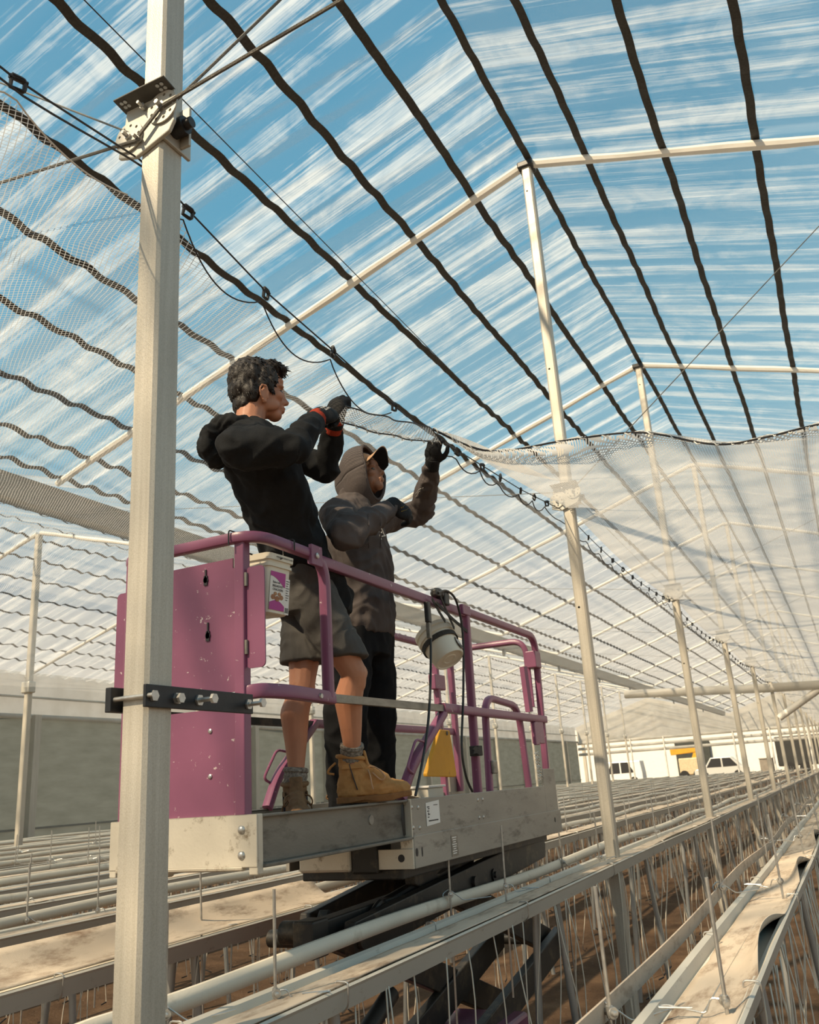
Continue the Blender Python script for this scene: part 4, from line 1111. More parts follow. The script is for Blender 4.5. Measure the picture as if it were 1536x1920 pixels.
# clear box on the deck
bx0 = on(790,1484,'X',-2.15)
cb_ = root('clear_box', V((-2.15,bx0.y,Z(-.135))), 'small clear plastic box standing on the lift deck by the brace', 'box')
part(MB().box(-2.24,-2.06,bx0.y-.10,bx0.y+.10,Z(-.133),Z(-.02)), 'box_body', 'hose', cb_, bevel=.008)
part(MB().box(-2.25,-2.05,bx0.y-.11,bx0.y+.11,Z(-.02),Z(-.008)), 'lid', 'paper', cb_, bevel=.003)
# ------------------------------------------------------------------ people
M['skin'] = m_simple('tanned_skin', (.47,.215,.125,1), .5, 0, .12, 9, .12, 140, .4)
M['skin2'] = m_simple('brown_skin', (.30,.145,.085,1), .5, 0, .14, 9, .1, 140, .4)
M['hair'] = m_simple('dark_brown_hair', (.018,.013,.010,1), .5, 0, .4, 60, .5, 220, .4)
M['blackknit'] = m_simple('black_fleece', (.012,.013,.0145,1), .9, 0, .3, 14, .35, 260, .25)
M['charcoal'] = m_simple('charcoal_fleece', (.092,.077,.073,1), .9, 0, .2, 10, .35, 260, .25)
M['shorts'] = m_simple('grey_shorts', (.085,.081,.076,1), .85, 0, .16, 10, .3, 300, .25)
M['trousers'] = m_simple('black_trousers', (.009,.0095,.011,1), .9, 0, .3, 10, .3, 240, .2)
M['glove'] = m_simple('black_glove', (.010,.010,.011,1), .75, 0, .4, 40, .4, 260, .3)
M['redknit'] = m_simple('red_cuff', (.36,.045,.022,1), .9, 0, .25, 60, .5, 200, .2)
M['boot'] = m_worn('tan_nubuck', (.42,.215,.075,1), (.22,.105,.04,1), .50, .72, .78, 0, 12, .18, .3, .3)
M['bootdk'] = m_worn('dark_brown_nubuck', (.21,.12,.058,1), (.10,.06,.03,1), .50, .72, .8, 0, 12, .2, .3, .3)  # darker brown than the tan boot
M['sole'] = m_simple('gum_sole', (.27,.125,.045,1), .7, 0, .25, 20, .3, 90, .3)
M['sock'] = m_simple('ragg_wool_sock', (.27,.24,.20,1), .95, 0, .75, 95, .8, 130, .1)
M['capskin'] = m_simple('tan_cap_cloth', (.50,.30,.17,1), .8, 0, .1, 20, .2)
M['goldprint'] = m_simple('gold_print', (.42,.27,.05,1), .6, 0, .4, 80, .2)
M['eye'] = m_simple('eye', (.10,.075,.06,1), .25, 0, .05, 5, 0)

class Body(MB):
    def limb(s, pts, rad, n=14):
        pts = [V(p) for p in pts]
        for i in range(len(pts)-1):
            d = pts[i+1]-pts[i]
            if d.length < 1e-4: continue
            s.lathe(pts[i], d, [(0, rad[i]), (d.length, rad[i+1])], n)
        for p, r in zip(pts, rad): s.ell(p, r, r, r, n, 8)
        return s
    def eloft(s, cs, A, Bv, a, b, n=20):
        """closed loft of ellipses with half-axes a along A and b along Bv"""
        A = V(A).normalized(); Bv = V(Bv).normalized(); k0 = len(s.v); m = len(cs)
        for c, ra, rb in zip(cs, a, b):
            for j in range(n):
                t = 2*math.pi*j/n
                # slightly squared ellipse
                ct, st = math.cos(t), math.sin(t); q = 1/((abs(ct)**2.4+abs(st)**2.4)**(1/2.4))
                s.v.append(V(c)+A*ra*ct*q+Bv*rb*st*q)
        for i in range(m-1):
            for j in range(n): s.f.append((k0+i*n+j, k0+i*n+(j+1)%n, k0+(i+1)*n+(j+1)%n, k0+(i+1)*n+j))
        s.f.append(tuple(k0+j for j in range(n))[::-1]); s.f.append(tuple(k0+(m-1)*n+j for j in range(n)))
        return s
    def e3(s, c, axes, r, n=14, m=10):
        Rm = Matrix([V(a).normalized() for a in axes]).transposed()
        return s.ell(c, r[0], r[1], r[2], n, m, Rm)
    def fuse(s, name, m, parent, voxel=.008, it=3, fold=None):
        org = wloc(parent)
        bm = bmesh.new(); me = s.mesh(name, org); bm.from_mesh(me); bmesh.ops.recalc_face_normals(bm, faces=bm.faces); bm.to_mesh(me); bm.free()
        ob = bpy.data.objects.new(name, me)
        md = ob.modifiers.new('r', 'REMESH'); md.mode = 'VOXEL'; md.voxel_size = voxel
        if it: sm = ob.modifiers.new('s', 'SMOOTH'); sm.factor = .5; sm.iterations = it
        me2 = evaluated(ob)
        bpy.data.objects.remove(ob); bpy.data.meshes.remove(me)
        me2.name = name
        if fold:
            ns = [v.normal.copy() for v in me2.vertices]
            for v, nn in zip(me2.vertices, ns): v.co = v.co+nn*fold(v.co+org)
        me2.materials.clear(); me2.materials.append(M[m])
        for p in me2.polygons: p.use_smooth = True
        o = bpy.data.objects.new(name, me2); COL.objects.link(o); o.parent = parent
        return o
def folds(amp, sc=(9,9,5), seed=0):
    def f(p):
        q = V((p.x*sc[0], p.y*sc[1], p.z*sc[2]))
        w = noise.noise((q.x*.6+3, q.y*.6+seed, q.z*.6))*1.6
        return amp*(1-2*abs(noise.noise((q.x+w, q.y+seed, q.z*1.6+w))))-amp*.45+amp*.25*noise.noise((q.x*4, q.y*4, q.z*4))
    return f

def hand(b, w, d, n, side, curl, k=1.0, L=1.0, thumb=.7):
    """palm, four fingers and a thumb; d along the palm, n out of the back, side = +1/-1 where the thumb sits"""
    d = V(d).normalized(); n = V(n); n = (n-d*n.dot(d)).normalized(); s = d.cross(n)*side; w = V(w)
    b.e3(w+d*.050*L, (d, s, n), (.056*L, .044*L*k, .021*L*k)); b.limb([w, w+d*.02*L], [.028*L*k, .030*L*k])
    b.e3(w+d*.030*L+s*.024*L-n*.010*L, (d, s, n), (.034*L, .020*L*k, .018*L*k))
    tips = []
    for i, (o, ln, r) in enumerate(((.030,.074,.0100),(.010,.082,.0105),(-.011,.077,.0100),(-.030,.060,.0090))):
        p = w+d*(.088-.004*abs(i-1))*L+s*o*L; a = 0; pts = [w+d*.055*L+s*o*.9*L, p]
        for f, c in ((.48,curl[0]),(.30,curl[1]),(.22,curl[2])):
            a += math.radians(c*(1+.10*i)); v = d*math.cos(a)-n*math.sin(a)+s*.05*(1.5-i)/1.5
            p = p+v.normalized()*ln*f*L; pts.append(p)
        r *= L*k; b.limb(pts, [r*1.05, r*1.05, r, r*.95, r*.85], 10); tips.append(p)
    t0 = w+d*.022*L+s*.030*L-n*.006*L; v1 = (d*.62+s*.75-n*.25*thumb).normalized(); v2 = (d*.85+s*.30-n*.45*thumb).normalized(); v3 = (d*.95-s*.10-n*.45*thumb).normalized()
    p1 = t0+v1*.036*L; p2 = p1+v2*.032*L; p3 = p2+v3*.024*L
    b.limb([t0, p1, p2, p3], [.0150*L*k, .0125*L*k, .0112*L*k, .0095*L*k], 10)
    return tips
def head(b, c, F, U, k=1.0):
    F = V(F).normalized(); U = V(U); U = (U-F*U.dot(F)).normalized(); Rr = F.cross(U); ax = (F, Rr, U)
    P = lambda f, r, u: V(c)+F*f*k+Rr*r*k+U*u*k
    def E(f, r, u, a, bb, d): b.e3(P(f,r,u), ax, (a*k,bb*k,d*k))
    E(-.012,0,.035,.098,.076,.090); E(.028,0,-.030,.062,.060,.078); E(.058,0,-.094,.028,.030,.024)
    for s in (1,-1):
        E(.022,.040*s,-.066,.044,.018,.030); E(-.01,.046*s,-.050,.030,.022,.035); E(.056,.040*s,-.030,.026,.022,.022); E(.072,.026*s,.012,.018,.026,.010)
        E(.091,.011*s,-.043,.011,.008,.008)
        # ear: lobe, helix ring and concha
        E(-.006,.077*s,-.046,.017,.006,.026); E(-.004,.074*s,-.074,.010,.007,.011)
        b.limb([P(.008,.077*s,-.064), P(.010,.080*s,-.038), P(.002,.084*s,-.016), P(-.016,.088*s,-.014), P(-.026,.088*s,-.032), P(-.022,.084*s,-.054), P(-.010,.078*s,-.072)], [.0045*k]*7, 7)
    E(.090,0,-.012,.013,.010,.030); E(.104,0,-.036,.014,.0125,.012); E(.098,0,-.026,.012,.010,.014)
    E(.083,0,-.056,.012,.016,.012)
    E(.091,0,-.066,.010,.022,.0055); E(.088,0,-.077,.010,.019,.0065); E(.078,0,.038,.016,.044,.022)
    return P
def eyes(P, parent, k, F):
    mb = MB()
    for s in (1,-1): mb.ell(P(.0725,.031*s,-.010), .0105*k, .0105*k, .0105*k, 14, 10)
    return mb.build('eyes', M['eye'], parent, smooth=True)

def boot(person, heel, D, mat, h=.155, tag_side='', lean=0, laces=True):
    """work boot: heel point on the ground, D its direction"""
    D = V(D).normalized(); S = V((0,0,1)).cross(D); U = V((0,0,1)); H = V(heel)
    P = lambda f, s, u: H+D*f+S*s+U*u
    b = Body(); ax = (D, S, U)
    b.e3(P(.245,0,.046), ax, (.064,.048,.036)); b.e3(P(.20,.003,.050), ax, (.075,.047,.042)); b.e3(P(.055,0,.055), ax, (.060,.038,.055))
    b.e3(P(.14,.004,.060), ax, (.085,.040,.048))
    b.eloft([P(.07,0,.03), P(.066,0,.08), P(.066,0,.115), P(.064,0,h), P(.062,0,h+.035)], D, S, [.070,.066,.056,.056,.058], [.038,.041,.043,.046,.048])
    b.limb([P(.20,0,.075), P(.15,0,.105), P(.112,0,h-.02)], [.034,.036,.030])
    up = b.fuse('boot', mat, person, .0065, 3, folds(.004, (26,26,30), 4))
    so = MB(); out = []
    prof = [(-.006,.0),(0,.030),(.05,.036),(.11,.031),(.17,.040),(.23,.050),(.275,.046),(.302,.028),(.310,0)]
    ring = [(f, s) for f, s in prof]+[(f, -s*.92) for f, s in prof[::-1][1:-1]]
    lo = [P(f, s, .0+(.014 if f > .27 else 0)+(.008 if .09 < f < .15 else 0)) for f, s in ring]; hi = [P(f, s*1.03, .026+(.010 if f > .27 else 0)) for f, s in ring]
    n = len(ring); so.v = lo+hi; so.f = [tuple(range(n))[::-1], tuple(range(n, 2*n))]+[(i,(i+1)%n,n+(i+1)%n,n+i) for i in range(n)]
    so.build('sole', M['sole'], up, bevel=.004)
    # collar, tongue, zip, laces
    MB().tube([P(.063+.058*math.cos(t*math.pi/8), .049*math.sin(t*math.pi/8), h+.028-.008*math.cos(t*math.pi/8)) for t in range(16)], .0095, 8, closed=True).build('collar', M[mat], up, smooth=True)
    MB().obox(P(.125,0,h+.02), D*.006+U*.002, S*.026, U*.034-D*.008).build('tongue', M[mat], up, bevel=.008)
    for s in (1, -1):
        MB().rect([P(.055,.045*s,h), P(.070,.046*s,.10), P(.085,.043*s,.052)], .004, .009, up=S).build('zip', M['ink'], up)
        MB().prism(P(.0,.0425*s,h-.02), D, U, S*(.006*s), [(.02,.0),(.115,.0),(.105,.018),(.03,.02)]).build('ankle_strap', M[mat], up, bevel=.003)
    MB().tube(fillet([P(-.004,0,h+.01), P(-.030,.005,h-.01), P(-.042,.01,h-.03), P(-.012,.0,h-.035)], .012, 4), .005, 6).build('pull_tab', M[mat], up, smooth=True)
    lc = MB()
    for k in range(5):
        f = .122+.018*k; u = h-.010-.018*k; w = .024
        lc.tube([P(f,-w,u), P(f+.012,0,u+.012), P(f+.018,w,u-.014)], .0032, 6); lc.tube([P(f,w,u), P(f+.012,0,u+.012), P(f+.018,-w,u-.014)], .0032, 6)
    for s in (1, -1):
        lc.tube(spline([P(.125,.01*s,h-.012), P(.165,.045*s,h-.02), P(.20,.055*s,.10), P(.185,.050*s,.085), P(.150,.035*s,h-.04)], 5), .0034, 6)
        lc.tube(spline([P(.125,.01*s,h-.012), P(.14,.05*s,h-.05), P(.145,.058*s,.07), P(.15,.056*s,.05)], 5), .0034, 6)
    lc.build('laces', M['capskin'] if mat == 'boot' else M[mat], up, smooth=True)
    return P
def sock(person, P, a, h=.155):
    """ribbed sock showing between boot and shin"""
    b = MB(); c = P(.062,0,h+.015); d = (V(a)-c).normalized()
    pr = [(0,.046),(.018,.050),(.030,.046),(.042,.050),(.055,.046),(.060,.052),(.072,.050),(.076,.042)]
    b.lathe(c, d, pr, 20); return b.build('sock', M['sock'], person, smooth=True)
def ribs(p, q, r0, r1, n=5, ax=None):
    d = V(q)-V(p); L = d.length; pr = [(0, r0*.8)]
    for i in range(n): t = i/n; pr += [((t+.02)*L, r0+(r1-r0)*t), ((t+.6/n)*L, (r0+(r1-r0)*t)*1.05)]
    pr += [(L, r1), (L, r1*.7)]
    return MB().lathe(p, d, pr, 18)

# ---------------------------------------------------------------- worker in black hoodie and shorts
FA = V((.80,.60,0)).normalized(); RA = V((FA.y,-FA.x,0))
pa = root('person', V((-1.98, 2.95, Z(-.135))), 'person in black hoodie, grey shorts and tan work boots, leaning back with both gloves raised', 'person')
o_ = lambda px, py, x: on(px, py, 'X', x)
hc = o_(486,734,-1.915); neck = o_(468,792,-1.93); chest = o_(492,880,-1.955); belly = o_(545,1010,-1.975); hip = o_(580,1118,-1.985)
sR = o_(450,838,-1.835); sL = o_(512,832,-2.09)
eR = o_(548,842,-1.66); wR = o_(594,786,-1.70)
eL = o_(612,884,-1.90); wL = o_(627,796,-1.775)
hR = hip+RA*.085+V((0,0,-.03)); hL = hip-RA*.085+V((0,0,-.03))
kR = o_(664,1262,-1.815); kL = o_(566,1290,-2.02); aL = o_(553,1478,-2.05)
headF = (FA*.96+V((-.18,.20,0))).normalized()
DR = V((.885,.465,0)).normalized(); DL = V((.62,-.78,0)).normalized()
heelR = o_(634,1508,-1.962); heelR.z = Z(-.056)
aR = heelR+DR*.064+V((0,0,.125))
b = Body()
PA = head(b, hc, headF+V((0,0,.02)), V((0,0,1))-FA*.06, 1.08)
b.limb([hc+V((0,0,-.03))-headF*.02, neck, neck-V((0,0,.06))], [.058,.060,.075])
b.eloft([hip-V((0,0,.05)), hip, belly, chest, chest*.4+neck*.6, neck], RA, FA, [.13,.15,.145,.165,.13,.06], [.09,.105,.10,.11,.08,.06])
for s, e, w in ((sR,eR,wR),(sL,eL,wL)): b.limb([chest*.3+neck*.7, s, s.lerp(e,.5), e, e.lerp(w,.35), w], [.06,.062,.052,.042,.044,.030])
def leg(b, h, k, a, foot):
    d = (a-k); bk = -V((FA.x,FA.y,0))
    b.limb([h, h.lerp(k,.45), h.lerp(k,.85), k, k.lerp(a,.10)], [.086,.078,.058,.054,.052])
    b.limb([k, k.lerp(a,.26)+bk*.022, k.lerp(a,.52)+bk*.010, k.lerp(a,.80), a], [.050,.061,.048,.034,.035])
    b.ell(k+FA*.028, .030, .030, .036)
    b.limb([a, a+V((0,0,-.06))], [.036,.034]); b.limb([a+V((0,0,-.065)), a+V((0,0,-.080))+foot*.11], [.030,.024])

leg(b, hR, kR, aR, DR); leg(b, hL, kL, aL, DL)
dR = o_(628,768,-1.675)-wR; dL = o_(634,742,-1.745)-wL
nR = V((.55,-.45,.75)); nL = V((-.2,-.75,.25))
hand(b, wR, dR, nR, -1, (45,60,40), .78, 1.10); hand(b, wL, dL, nL, -1, (50,80,55), .78, 1.17)
body = b.fuse('body', 'skin', pa, .0052, 2)
eyes(PA, body, 1.08, headF)
# hair
hb = Body(); hF = headF; hU = (V((0,0,1))-FA*.06).normalized(); hR_ = hF.cross(hU)
ax = (hF, hR_, hU)
hb.e3(PA(-.022,0,.046), ax, (.107,.088,.098)); hb.e3(PA(-.062,0,-.006), ax, (.060,.076,.062)); hb.e3(PA(.045,0,.098), ax, (.058,.066,.036))
hb.e3(PA(.078,.0,.094), ax, (.036,.052,.026)); hb.e3(PA(-.070,0,-.066), ax, (.034,.060,.046))
for s in (1,-1): hb.e3(PA(.018,.066*s,.035), ax, (.040,.020,.046)); hb.e3(PA(.026,.068*s,-.006), ax, (.012,.011,.036)); hb.e3(PA(-.045,.060*s,-.030), ax, (.034,.024,.050)); hb.e3(PA(.000,.068*s,.004), ax, (.034,.018,.030))
hr = hb.fuse('hair', 'hair', body, .006, 1, lambda p: .007*noise.noise((p.x*38, p.y*38, p.z*24))+.004*noise.noise((p.x*90, p.y*90, p.z*60)))
tf = MB(); rnd = random.Random(3); hv = hr.data.vertices; org = wloc(hr)
for k in range(900):
    v = hv[rnd.randrange(len(hv))]; p = v.co+org; nn = V(v.normal)
    if (p-hc).dot(hU) < -.05 and rnd.random() < .6: continue
    d = (nn*.30+hF*.55-hU*.55+V((rnd.uniform(-.4,.4),rnd.uniform(-.4,.4),rnd.uniform(-.2,.4)))).normalized(); L = rnd.uniform(.010,.018)*(1.25 if (p-hc).dot(hU) > .09 else .7)
    tf.sweep([p-nn*.003, p+d*L*.6, p+d*L-hU*.004], [(.0028,0),(-.0014,.0024),(-.0014,-.0024)], scl=[1,.8,.1])
tf.build('hair_tufts', M['hair'], hr, fix=False)
# hoodie
b = Body()
hem = o_(598,1122,-1.985)
b.eloft([hem-V((0,0,.075)), hem+V((0,0,.02)), hip.lerp(belly,.45), belly, belly.lerp(chest,.5), chest, chest.lerp(neck,.45), neck-V((0,0,.025))], RA, FA,
        [.185,.190,.185,.185,.195,.205,.165,.095], [.135,.145,.142,.140,.148,.150,.125,.095])
b.limb([chest.lerp(neck,.55)+RA*.05, sR, sR.lerp(eR,.5), eR, eR.lerp(wR,.4), eR.lerp(wR,.74)], [.085,.086,.076,.062,.056,.047])
b.limb([chest.lerp(neck,.55)-RA*.05, sL, sL.lerp(eL,.5), eL, eL.lerp(wL,.4), eL.lerp(wL,.70)], [.085,.080,.068,.058,.052,.046])
b.limb([eR.lerp(wR,.74), eR.lerp(wR,.84)], [.043,.041]); b.limb([eL.lerp(wL,.70), eL.lerp(wL,.82)], [.043,.041])
ho = b.fuse('hoodie', 'blackknit', pa, .0075, 3, folds(.018, (8,8,5), 2))
# hood lying on the back
b = Body(); nb = neck-FA*.03+V((0,0,-.038))
ringp = []
for k in range(11):
    a = math.radians(8+344*k/10); ringp.append(nb+FA*.092*math.cos(a)-RA*.105*math.sin(a)+V((0,0,.03*(1-math.cos(a))*.5-.028)))
b.limb(ringp, [.024,.028,.032,.036,.038,.040,.038,.036,.032,.028,.024])
b.e3(nb-FA*.115+V((0,0,-.035)), (FA, RA, V((0,0,1))), (.046,.096,.050)); b.e3(nb-FA*.13+V((0,0,-.075)), (FA, RA, V((0,0,1))), (.042,.080,.055)); b.e3(nb-FA*.10+V((0,0,-.10)), (FA, RA, V((0,0,1))), (.045,.065,.055))
b.fuse('hood', 'blackknit', ho, .007, 2, folds(.014, (16,16,9), 9))
# shorts
b = Body()
b.eloft([hip-V((0,0,.09)), hip-V((0,0,.02)), hip.lerp(belly,.75)], RA, FA, [.165,.178,.165], [.125,.130,.118])
for h, k, t, w in ((hR,kR,.80,.098),(hL,kL,.70,.096)):
    d = (k-h).normalized()
    b.eloft([h+V((0,0,.03)), h.lerp(k,.35), h.lerp(k,t)], RA, FA, [.108,.106,w], [.110,.108,w+.004])
sh_ = b.fuse('shorts', 'shorts', pa, .007, 2, folds(.007, (10,10,6), 5))
# socks and boots
PbR = boot(pa, heelR, DR, 'boot'); sock(pa, PbR, kR.lerp(aR,.5))
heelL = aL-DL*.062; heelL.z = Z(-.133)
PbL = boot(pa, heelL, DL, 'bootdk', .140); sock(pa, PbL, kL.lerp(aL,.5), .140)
# gloves
def glove(person, w, d, n, side, curl, label, cuff='redknit', k=1.12, fore=None, thumb=.7, L=1.04):
    b = Body(); tips = hand(b, w, d, n, side, curl, k, L, thumb)
    g = b.fuse('glove', 'glove', person, .0042, 2); 
    d = V(d).normalized(); f = V(fore).normalized() if fore is not None else d
    ribs(V(w)+f*.026, V(w)-f*.040, .0395, .037, 4).build('cuff', M[cuff], g, smooth=True)
    return g, tips
gR, tR = glove(pa, wR, dR, nR, -1, (45,60,40), None, k=1.2, L=1.12, fore=(wR-eR))
gL, tL = glove(pa, wL, dL, nL, -1, (50,80,55), None, k=1.25, L=1.2, fore=(wL-eL))
d = dR.normalized(); n = (nR-d*nR.dot(d)).normalized(); s = d.cross(n)
bvg = BVHTree.FromPolygons([v.co for v in gR.data.vertices], [p.vertices for p in gR.data.polygons]); og = wloc(gR)
vt = -s if (-s).dot(V((0,0,1))) > 0 else s
for txt, off, sz in (('TUFF', .010, .016), ('GUYS', -.008, .016)):
    q0 = wR+d*.058+vt*off; h_, hn, _, _ = bvg.ray_cast(q0+n*.12-og, -n)
    if h_ is not None:
        hn = V(hn); dd = (d-hn*d.dot(hn)).normalized(); text_on(txt, sz, h_+og+hn*.0045, dd, hn.cross(dd), hn, 'paper', gR, 'glove_print')

# ---------------------------------------------------------------- worker in hooded charcoal sweatshirt
FT = V((.75,.66,0)).normalized(); FB = V((.97,-.05,0)).normalized(); RB = V((FB.y,-FB.x,0)); UZ = V((0,0,1))
pb_ = root('person', V((-2.05, 3.7, Z(-.135))), 'person in raised charcoal hood, tan cap and black trousers, one glove up at the net', 'person')
hcB = o_(682,893,-2.03); neckB = o_(668,955,-2.06); chestB = o_(672,1020,-2.06); bellyB = o_(680,1110,-2.06); hipB = o_(680,1185,-2.06)
sRB = o_(634,968,-1.965); eRB = o_(652,1002,-1.745); wRB = o_(735,950,-1.69)
sLB = o_(722,972,-2.13); eLB = o_(790,962,-1.96); wLB = o_(811,868,-1.745)
dRB = o_(776,968,-1.63)-wRB; dLB = o_(816,806,-1.665)-wLB
hRB = hipB+RB*.085; hLB = hipB-RB*.085
kRB = o_(648,1335,-2.08); aRB = o_(652,1478,-2.16); kLB = o_(706,1335,-2.10); aLB = o_(703,1478,-2.20)
aRB.z = aLB.z = Z(-.135)+.10
HB = (FB*.93+UZ*.30+V((0,.05,0))).normalized()
b = Body(); PBh = head(b, hcB, HB, UZ-FB*.2, 1.0)
b.limb([hcB-UZ*.04-FB*.02, neckB, neckB-UZ*.06], [.055,.058,.075])
b.eloft([hipB-UZ*.05, hipB, bellyB, chestB, chestB*.4+neckB*.6, neckB], RB, FB, [.13,.15,.145,.16,.13,.06], [.09,.10,.095,.105,.08,.06])
for s, e, w in ((sRB,eRB,wRB),(sLB,eLB,wLB)): b.limb([chestB*.3+neckB*.7, s, s.lerp(e,.5), e, e.lerp(w,.35), w], [.06,.058,.048,.040,.041,.029])
for h, k, a in ((hRB,kRB,aRB),(hLB,kLB,aLB)):
    b.limb([h, h.lerp(k,.5), k], [.082,.070,.052]); b.limb([k, k.lerp(a,.3)-FB*.012, a], [.050,.052,.036]); b.limb([a, a-UZ*.05, a-UZ*.06+FT*.10], [.034,.032,.024])
nRB = V((.45,-.80,.45)); nLB = V((.25,-.85,.2))
hand(b, wRB, dRB, nRB, -1, (35,45,30), .78, 1.02); hand(b, wLB, dLB, nLB, 1, (20,60,45), .78, 1.02)
bodyB = b.fuse('body', 'skin2', pb_, .0052, 2)
eyes(PBh, bodyB, 1.0, HB)
hb = Body(); axb = (HB, HB.cross(UZ), UZ); hb.e3(PBh(-.022,0,.045), axb, (.100,.080,.092)); hb.fuse('hair', 'hair', bodyB, .008, 1)
# sweatshirt
b = Body()
b.eloft([hipB-UZ*.02, hipB+UZ*.03, hipB.lerp(bellyB,.6), bellyB, bellyB.lerp(chestB,.55), chestB, chestB.lerp(neckB,.5), neckB-UZ*.02], RB, FB,
        [.180,.190,.188,.185,.190,.192,.150,.085], [.125,.138,.138,.135,.140,.140,.115,.085])
b.limb([chestB.lerp(neckB,.6)+RB*.05, sRB, sRB.lerp(eRB,.5), eRB, eRB.lerp(wRB,.45), eRB.lerp(wRB,.76)], [.075,.084,.076,.070,.062,.047])
b.limb([chestB.lerp(neckB,.6)-RB*.05, sLB, sLB.lerp(eLB,.5), eLB, eLB.lerp(wLB,.45), eLB.lerp(wLB,.84)], [.075,.082,.074,.070,.060,.047])
b.limb([eRB.lerp(wRB,.76), eRB.lerp(wRB,.90)], [.043,.040]); b.limb([eLB.lerp(wLB,.80), eLB.lerp(wLB,.92)], [.042,.040])
hoB = b.fuse('hoodie', 'charcoal', pb_, .0075, 3, folds(.016, (9,9,6), 13))
# raised hood: open shell round the face
Hr = HB.cross(UZ).normalized(); Hu = Hr.cross(HB); hk = hcB
mb = MB(); nu, nv = 72, 34
def hoodpt(u, v):
    a = 2*math.pi*u
    # v=0 at the rim, v=1 at the back pole
    f = .070-.235*v; prof = max(0, 1-v**2.6)**.5*(1+.16*math.sin(math.pi*min(1, v*1.5)))
    w_, h_ = .108*prof, .150*prof
    low = max(0, -math.sin(a))
    p = hk+HB*f+Hr*w_*math.cos(a)+Hu*(h_*math.sin(a)-.004)-HB*.050*low*(1-v)+UZ*.02*(math.sin(a) > .6)*(1-v)*0
    return p
mb.grid(hoodpt, nu, nv)
hd = mb.build('hood', M['charcoal'], hoB, smooth=True, solid=.012)
for v, nn in zip(hd.data.vertices, [v.normal.copy() for v in hd.data.vertices]):
    p = v.co; v.co = p+nn*.006*noise.noise((p.x*14, p.y*14, p.z*10))
rim = [hoodpt(k/30, 0) for k in range(30)]
MB().tube(rim, .0085, 8, closed=True).build('hood_rim', M['charcoal'], hd, smooth=True)
b = Body(); nk = neckB+UZ*.0
for k in range(12): 
    pass
b.limb([nk+RB*.085+FB*.03, nk+RB*.09-FB*.05, nk-FB*.10, nk-RB*.09-FB*.05, nk-RB*.085+FB*.03, nk+FB*.085-UZ*.035, nk+RB*.085+FB*.03], [.036,.042,.046,.042,.036,.030,.036])
b.eloft([hcB-HB*.075-UZ*.05, hcB-HB*.07-UZ*.10, hcB*.35+neckB*.65-FB*.03, neckB-FB*.015-UZ*.005, neckB-UZ*.05], RB, FB, [.085,.098,.105,.125,.16], [.055,.065,.085,.105,.10])
b.fuse('collar', 'charcoal', hoB, .008, 3, folds(.008, (16,16,10), 3))
# chest print and sleeve print as thin shapes on the cloth, drawstrings
def on_mesh(ob, px, py):
    o3 = V((0,0,CZ)); d = ((px-768)/FPX*RT-(py-960)/FPX*UP+FW).normalized(); L0 = wloc(ob)
    if ob.name not in BV: BV[ob.name] = BVHTree.FromPolygons([v.co for v in ob.data.vertices], [p.vertices for p in ob.data.polygons])
    loc, nn, i, _ = BV[ob.name].ray_cast(o3-L0, d)
    return (loc+L0, nn) if loc is not None else (None, None)
BV = {}
def stroke(ob, pp, r, m, name, lift=.002):
    pts = []
    for px, py in pp:
        q, nn = on_mesh(ob, px, py)
        if q is not None: pts.append(q+nn*lift)
    if len(pts) > 1: return MB().tube(pts, r, 5).build(name, M[m], ob)
stroke(hoB, [(715,991),(718,1000),(721,1005)], .0042, 'paper', 'chest_print'); stroke(hoB, [(716,996),(711,1004),(715,1012)], .0022, 'paper', 'chest_print'); stroke(hoB, [(716,1006),(722,1004)], .0024, 'paper', 'chest_print')
stroke(hoB, [(772,936),(780,926),(786,918),(790,916)], .0014, 'paper', 'sleeve_print'); stroke(hoB, [(780,932),(786,922),(794,914)], .0014, 'paper', 'sleeve_print')
for x0 in (690, 712): stroke(hoB, [(x0,965),(x0+1,985),(x0,1010),(x0+1,1028)], .0022, 'charcoal', 'drawstring', .005)
# cap with arched visor
cp = root; cu_ = MB()
def visor(u, v):
    a = (u-.5)*2; arc_ = .088*a; f = .070+.098*v*(1-.45*a*a); up = .070-.058*a*a+.004*v+.012*v*v
    return hcB+HB*f+Hr*arc_*(1-.05*v)+Hu*up
cap = Body(); cap.e3(PBh(-.012,0,.050), (HB,Hr,Hu), (.102,.082,.088)); capo = cap.fuse('cap', 'capskin', pb_, .008, 1)
MB().grid(lambda u, v: visor(u, v)+Hu*.004, 16, 8).build('visor', M['capskin'], capo, smooth=True, fix=False, solid=.002)
MB().grid(lambda u, v: visor(u, v*.96), 16, 8).build('visor_underside', M['blackknit'], capo, smooth=True, fix=False, solid=.002)  # black sheet just below the tan visor
# trousers and boots
b = Body()
b.eloft([hipB-UZ*.12, hipB-UZ*.03, hipB+UZ*.08], RB, FB, [.150,.165,.155], [.115,.125,.115])
for h, k, a in ((hRB,kRB,aRB),(hLB,kLB,aLB)):
    b.eloft([h+UZ*.02, h.lerp(k,.5), k, k.lerp(a,.5), a-UZ*.035, a-UZ*.05], RB, FB, [.100,.098,.092,.090,.088,.080], [.105,.105,.098,.096,.098,.090])
b.fuse('trousers', 'trousers', pb_, .008, 3, folds(.010, (8,8,6), 21))
for a in (aRB, aLB):
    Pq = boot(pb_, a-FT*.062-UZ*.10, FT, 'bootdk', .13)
gRB, t1 = glove(pb_, wRB, dRB, nRB, -1, (35,45,30), None, 'glove', fore=(wRB-eRB)); gLB, t2 = glove(pb_, wLB, dLB, nLB, 1, (20,60,45), None, 'glove', fore=dLB)
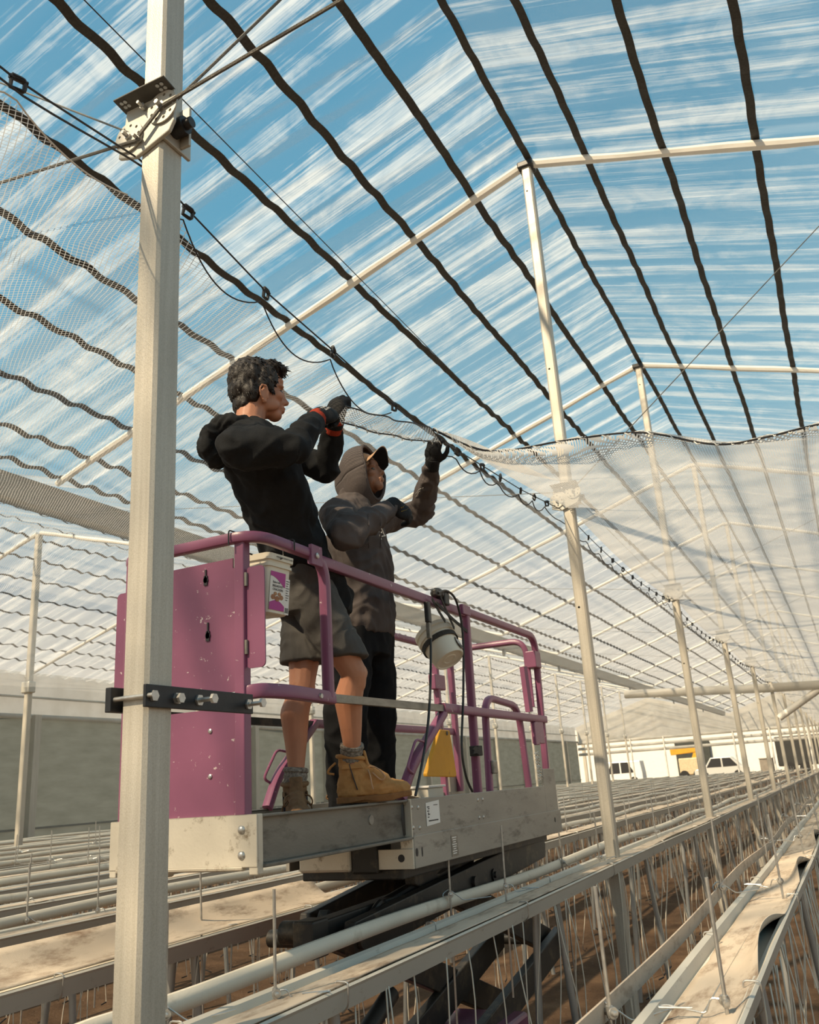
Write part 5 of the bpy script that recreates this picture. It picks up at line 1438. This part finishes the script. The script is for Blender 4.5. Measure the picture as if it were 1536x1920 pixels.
for k in range(14):
    px, py = 750+(k*7)%18, 944+(k*5)%16; q, nn = on_mesh(gRB, px, py)
    if q is not None: MB().obox(q+nn*.001, V((.004,0,.001)), nn.cross(V((1,0,0))).normalized()*.0022, nn*.0006).build('glove_print', M['goldprint'], gRB)

# ---------------------------------------------------------------- the net strip held between the two pairs of gloves
A1, A2 = o_(648,762,-1.69), o_(628,788,-1.70); B1, B2 = o_(806,801,-1.66), o_(828,831,-1.66)
def strip(u, v):
    p = A1.lerp(B1, u).lerp(A2.lerp(B2, u), v); s = math.sin(math.pi*u)
    p = p+V((.012*math.sin(u*19+v*5)*s, 0, -.012*s*(.4+v))); return p
mb = MB(); mb.grid(strip, 60, 10); o = mb.build('held_net', M['net3'], loc=A1, fix=False)
l = o.data.uv_layers.new(name='UVMap')
for p in o.data.polygons:
    for li in p.loop_indices:
        vi = o.data.loops[li].vertex_index; l.data[li].uv = (1.15*(vi//11)/60, .14*(vi%11)/10)
tag(o, 'strip of white netting pulled taut between the gloves of the two workers', 'net')
for v, lab in ((0,'upper dark cord of the net strip stretched between the workers'), (1,'lower dark cord of the net strip, running on to the net rope')):
    mb = MB(); pts = [strip(k/24, v) for k in range(25)]
    if v: pts += [RS[1], RS[2]]
    mb.tube(pts, .0035, 6); tag(mb.build('net_rope', M['wire']), lab, 'rope')
mb = MB(); mb.tube([strip(k/120, 1)+V((.008*math.sin(k*.5), 0, .010*math.cos(k*.5)+.003*math.sin(k*.17))) for k in range(121)], .0022, 5)
tag(mb.build('lacing_cord', M['cord']), 'white cord looped along the lower edge of the held net strip', 'cord')
# ------------------------------------------------------------------ camera, sky, sun
cd = bpy.data.cameras.new('camera'); co = bpy.data.objects.new('camera', cd); COL.objects.link(co)
R = Matrix((RT, UP, -FW)).transposed()
co.matrix_world = Matrix.Translation((0,0,CZ)) @ R.to_4x4()
cd.sensor_fit = 'HORIZONTAL'; cd.sensor_width = 36; cd.lens = FPX/1536*36
cd.clip_start = .05; cd.clip_end = 400
cd.dof.use_dof = True; cd.dof.focus_distance = 3.35; cd.dof.aperture_fstop = 9
SC.camera = co
sd = bpy.data.lights.new('sun', 'SUN'); so = bpy.data.objects.new('sun', sd); COL.objects.link(so)
sd.energy = 7.6; sd.angle = math.radians(1.5); sd.color = (1.0, .80, .54)
el, dv = math.radians(44), V((-.34, -.94, 0)).normalized()
sv = V((dv.x*math.cos(el), dv.y*math.cos(el), math.sin(el)))
so.rotation_euler = (-sv).to_track_quat('-Z', 'Y').to_euler()
w = bpy.data.worlds.new('sky'); SC.world = w; w.use_nodes = True; nt = w.node_tree; nt.nodes.clear()
tc = nt.nodes.new('ShaderNodeTexCoord'); sp = nt.nodes.new('ShaderNodeSeparateXYZ'); nt.links.new(tc.outputs['Generated'], sp.inputs[0])
rp = nt.nodes.new('ShaderNodeValToRGB'); nt.links.new(sp.outputs[2], rp.inputs[0])
el_ = rp.color_ramp.elements
stops = [(0, (.85,.74,.58)), (.10, (1.0,.90,.74)), (.22, (.74,.80,.80)), (.36, (.25,.60,.78)), (.60, (.095,.42,.64)), (1, (.06,.30,.52))]
while len(el_) < len(stops): el_.new(.5)
for e, (p, c) in zip(el_, stops): e.position = p; e.color = c+(1,)
bg = nt.nodes.new('ShaderNodeBackground'); nt.links.new(rp.outputs[0], bg.inputs[0]); bg.inputs[1].default_value = .8
ou = nt.nodes.new('ShaderNodeOutputWorld'); nt.links.new(bg.outputs[0], ou.inputs[0])
vs = SC.view_settings; vs.view_transform = 'Standard'; vs.look = 'None'; vs.exposure = 0.0; vs.gamma = 1; vs.use_curve_mapping = False
SC.cycles.transparent_max_bounces = 24; SC.cycles.max_bounces = 8; SC.cycles.diffuse_bounces = 4
bpy.context.view_layer.update()
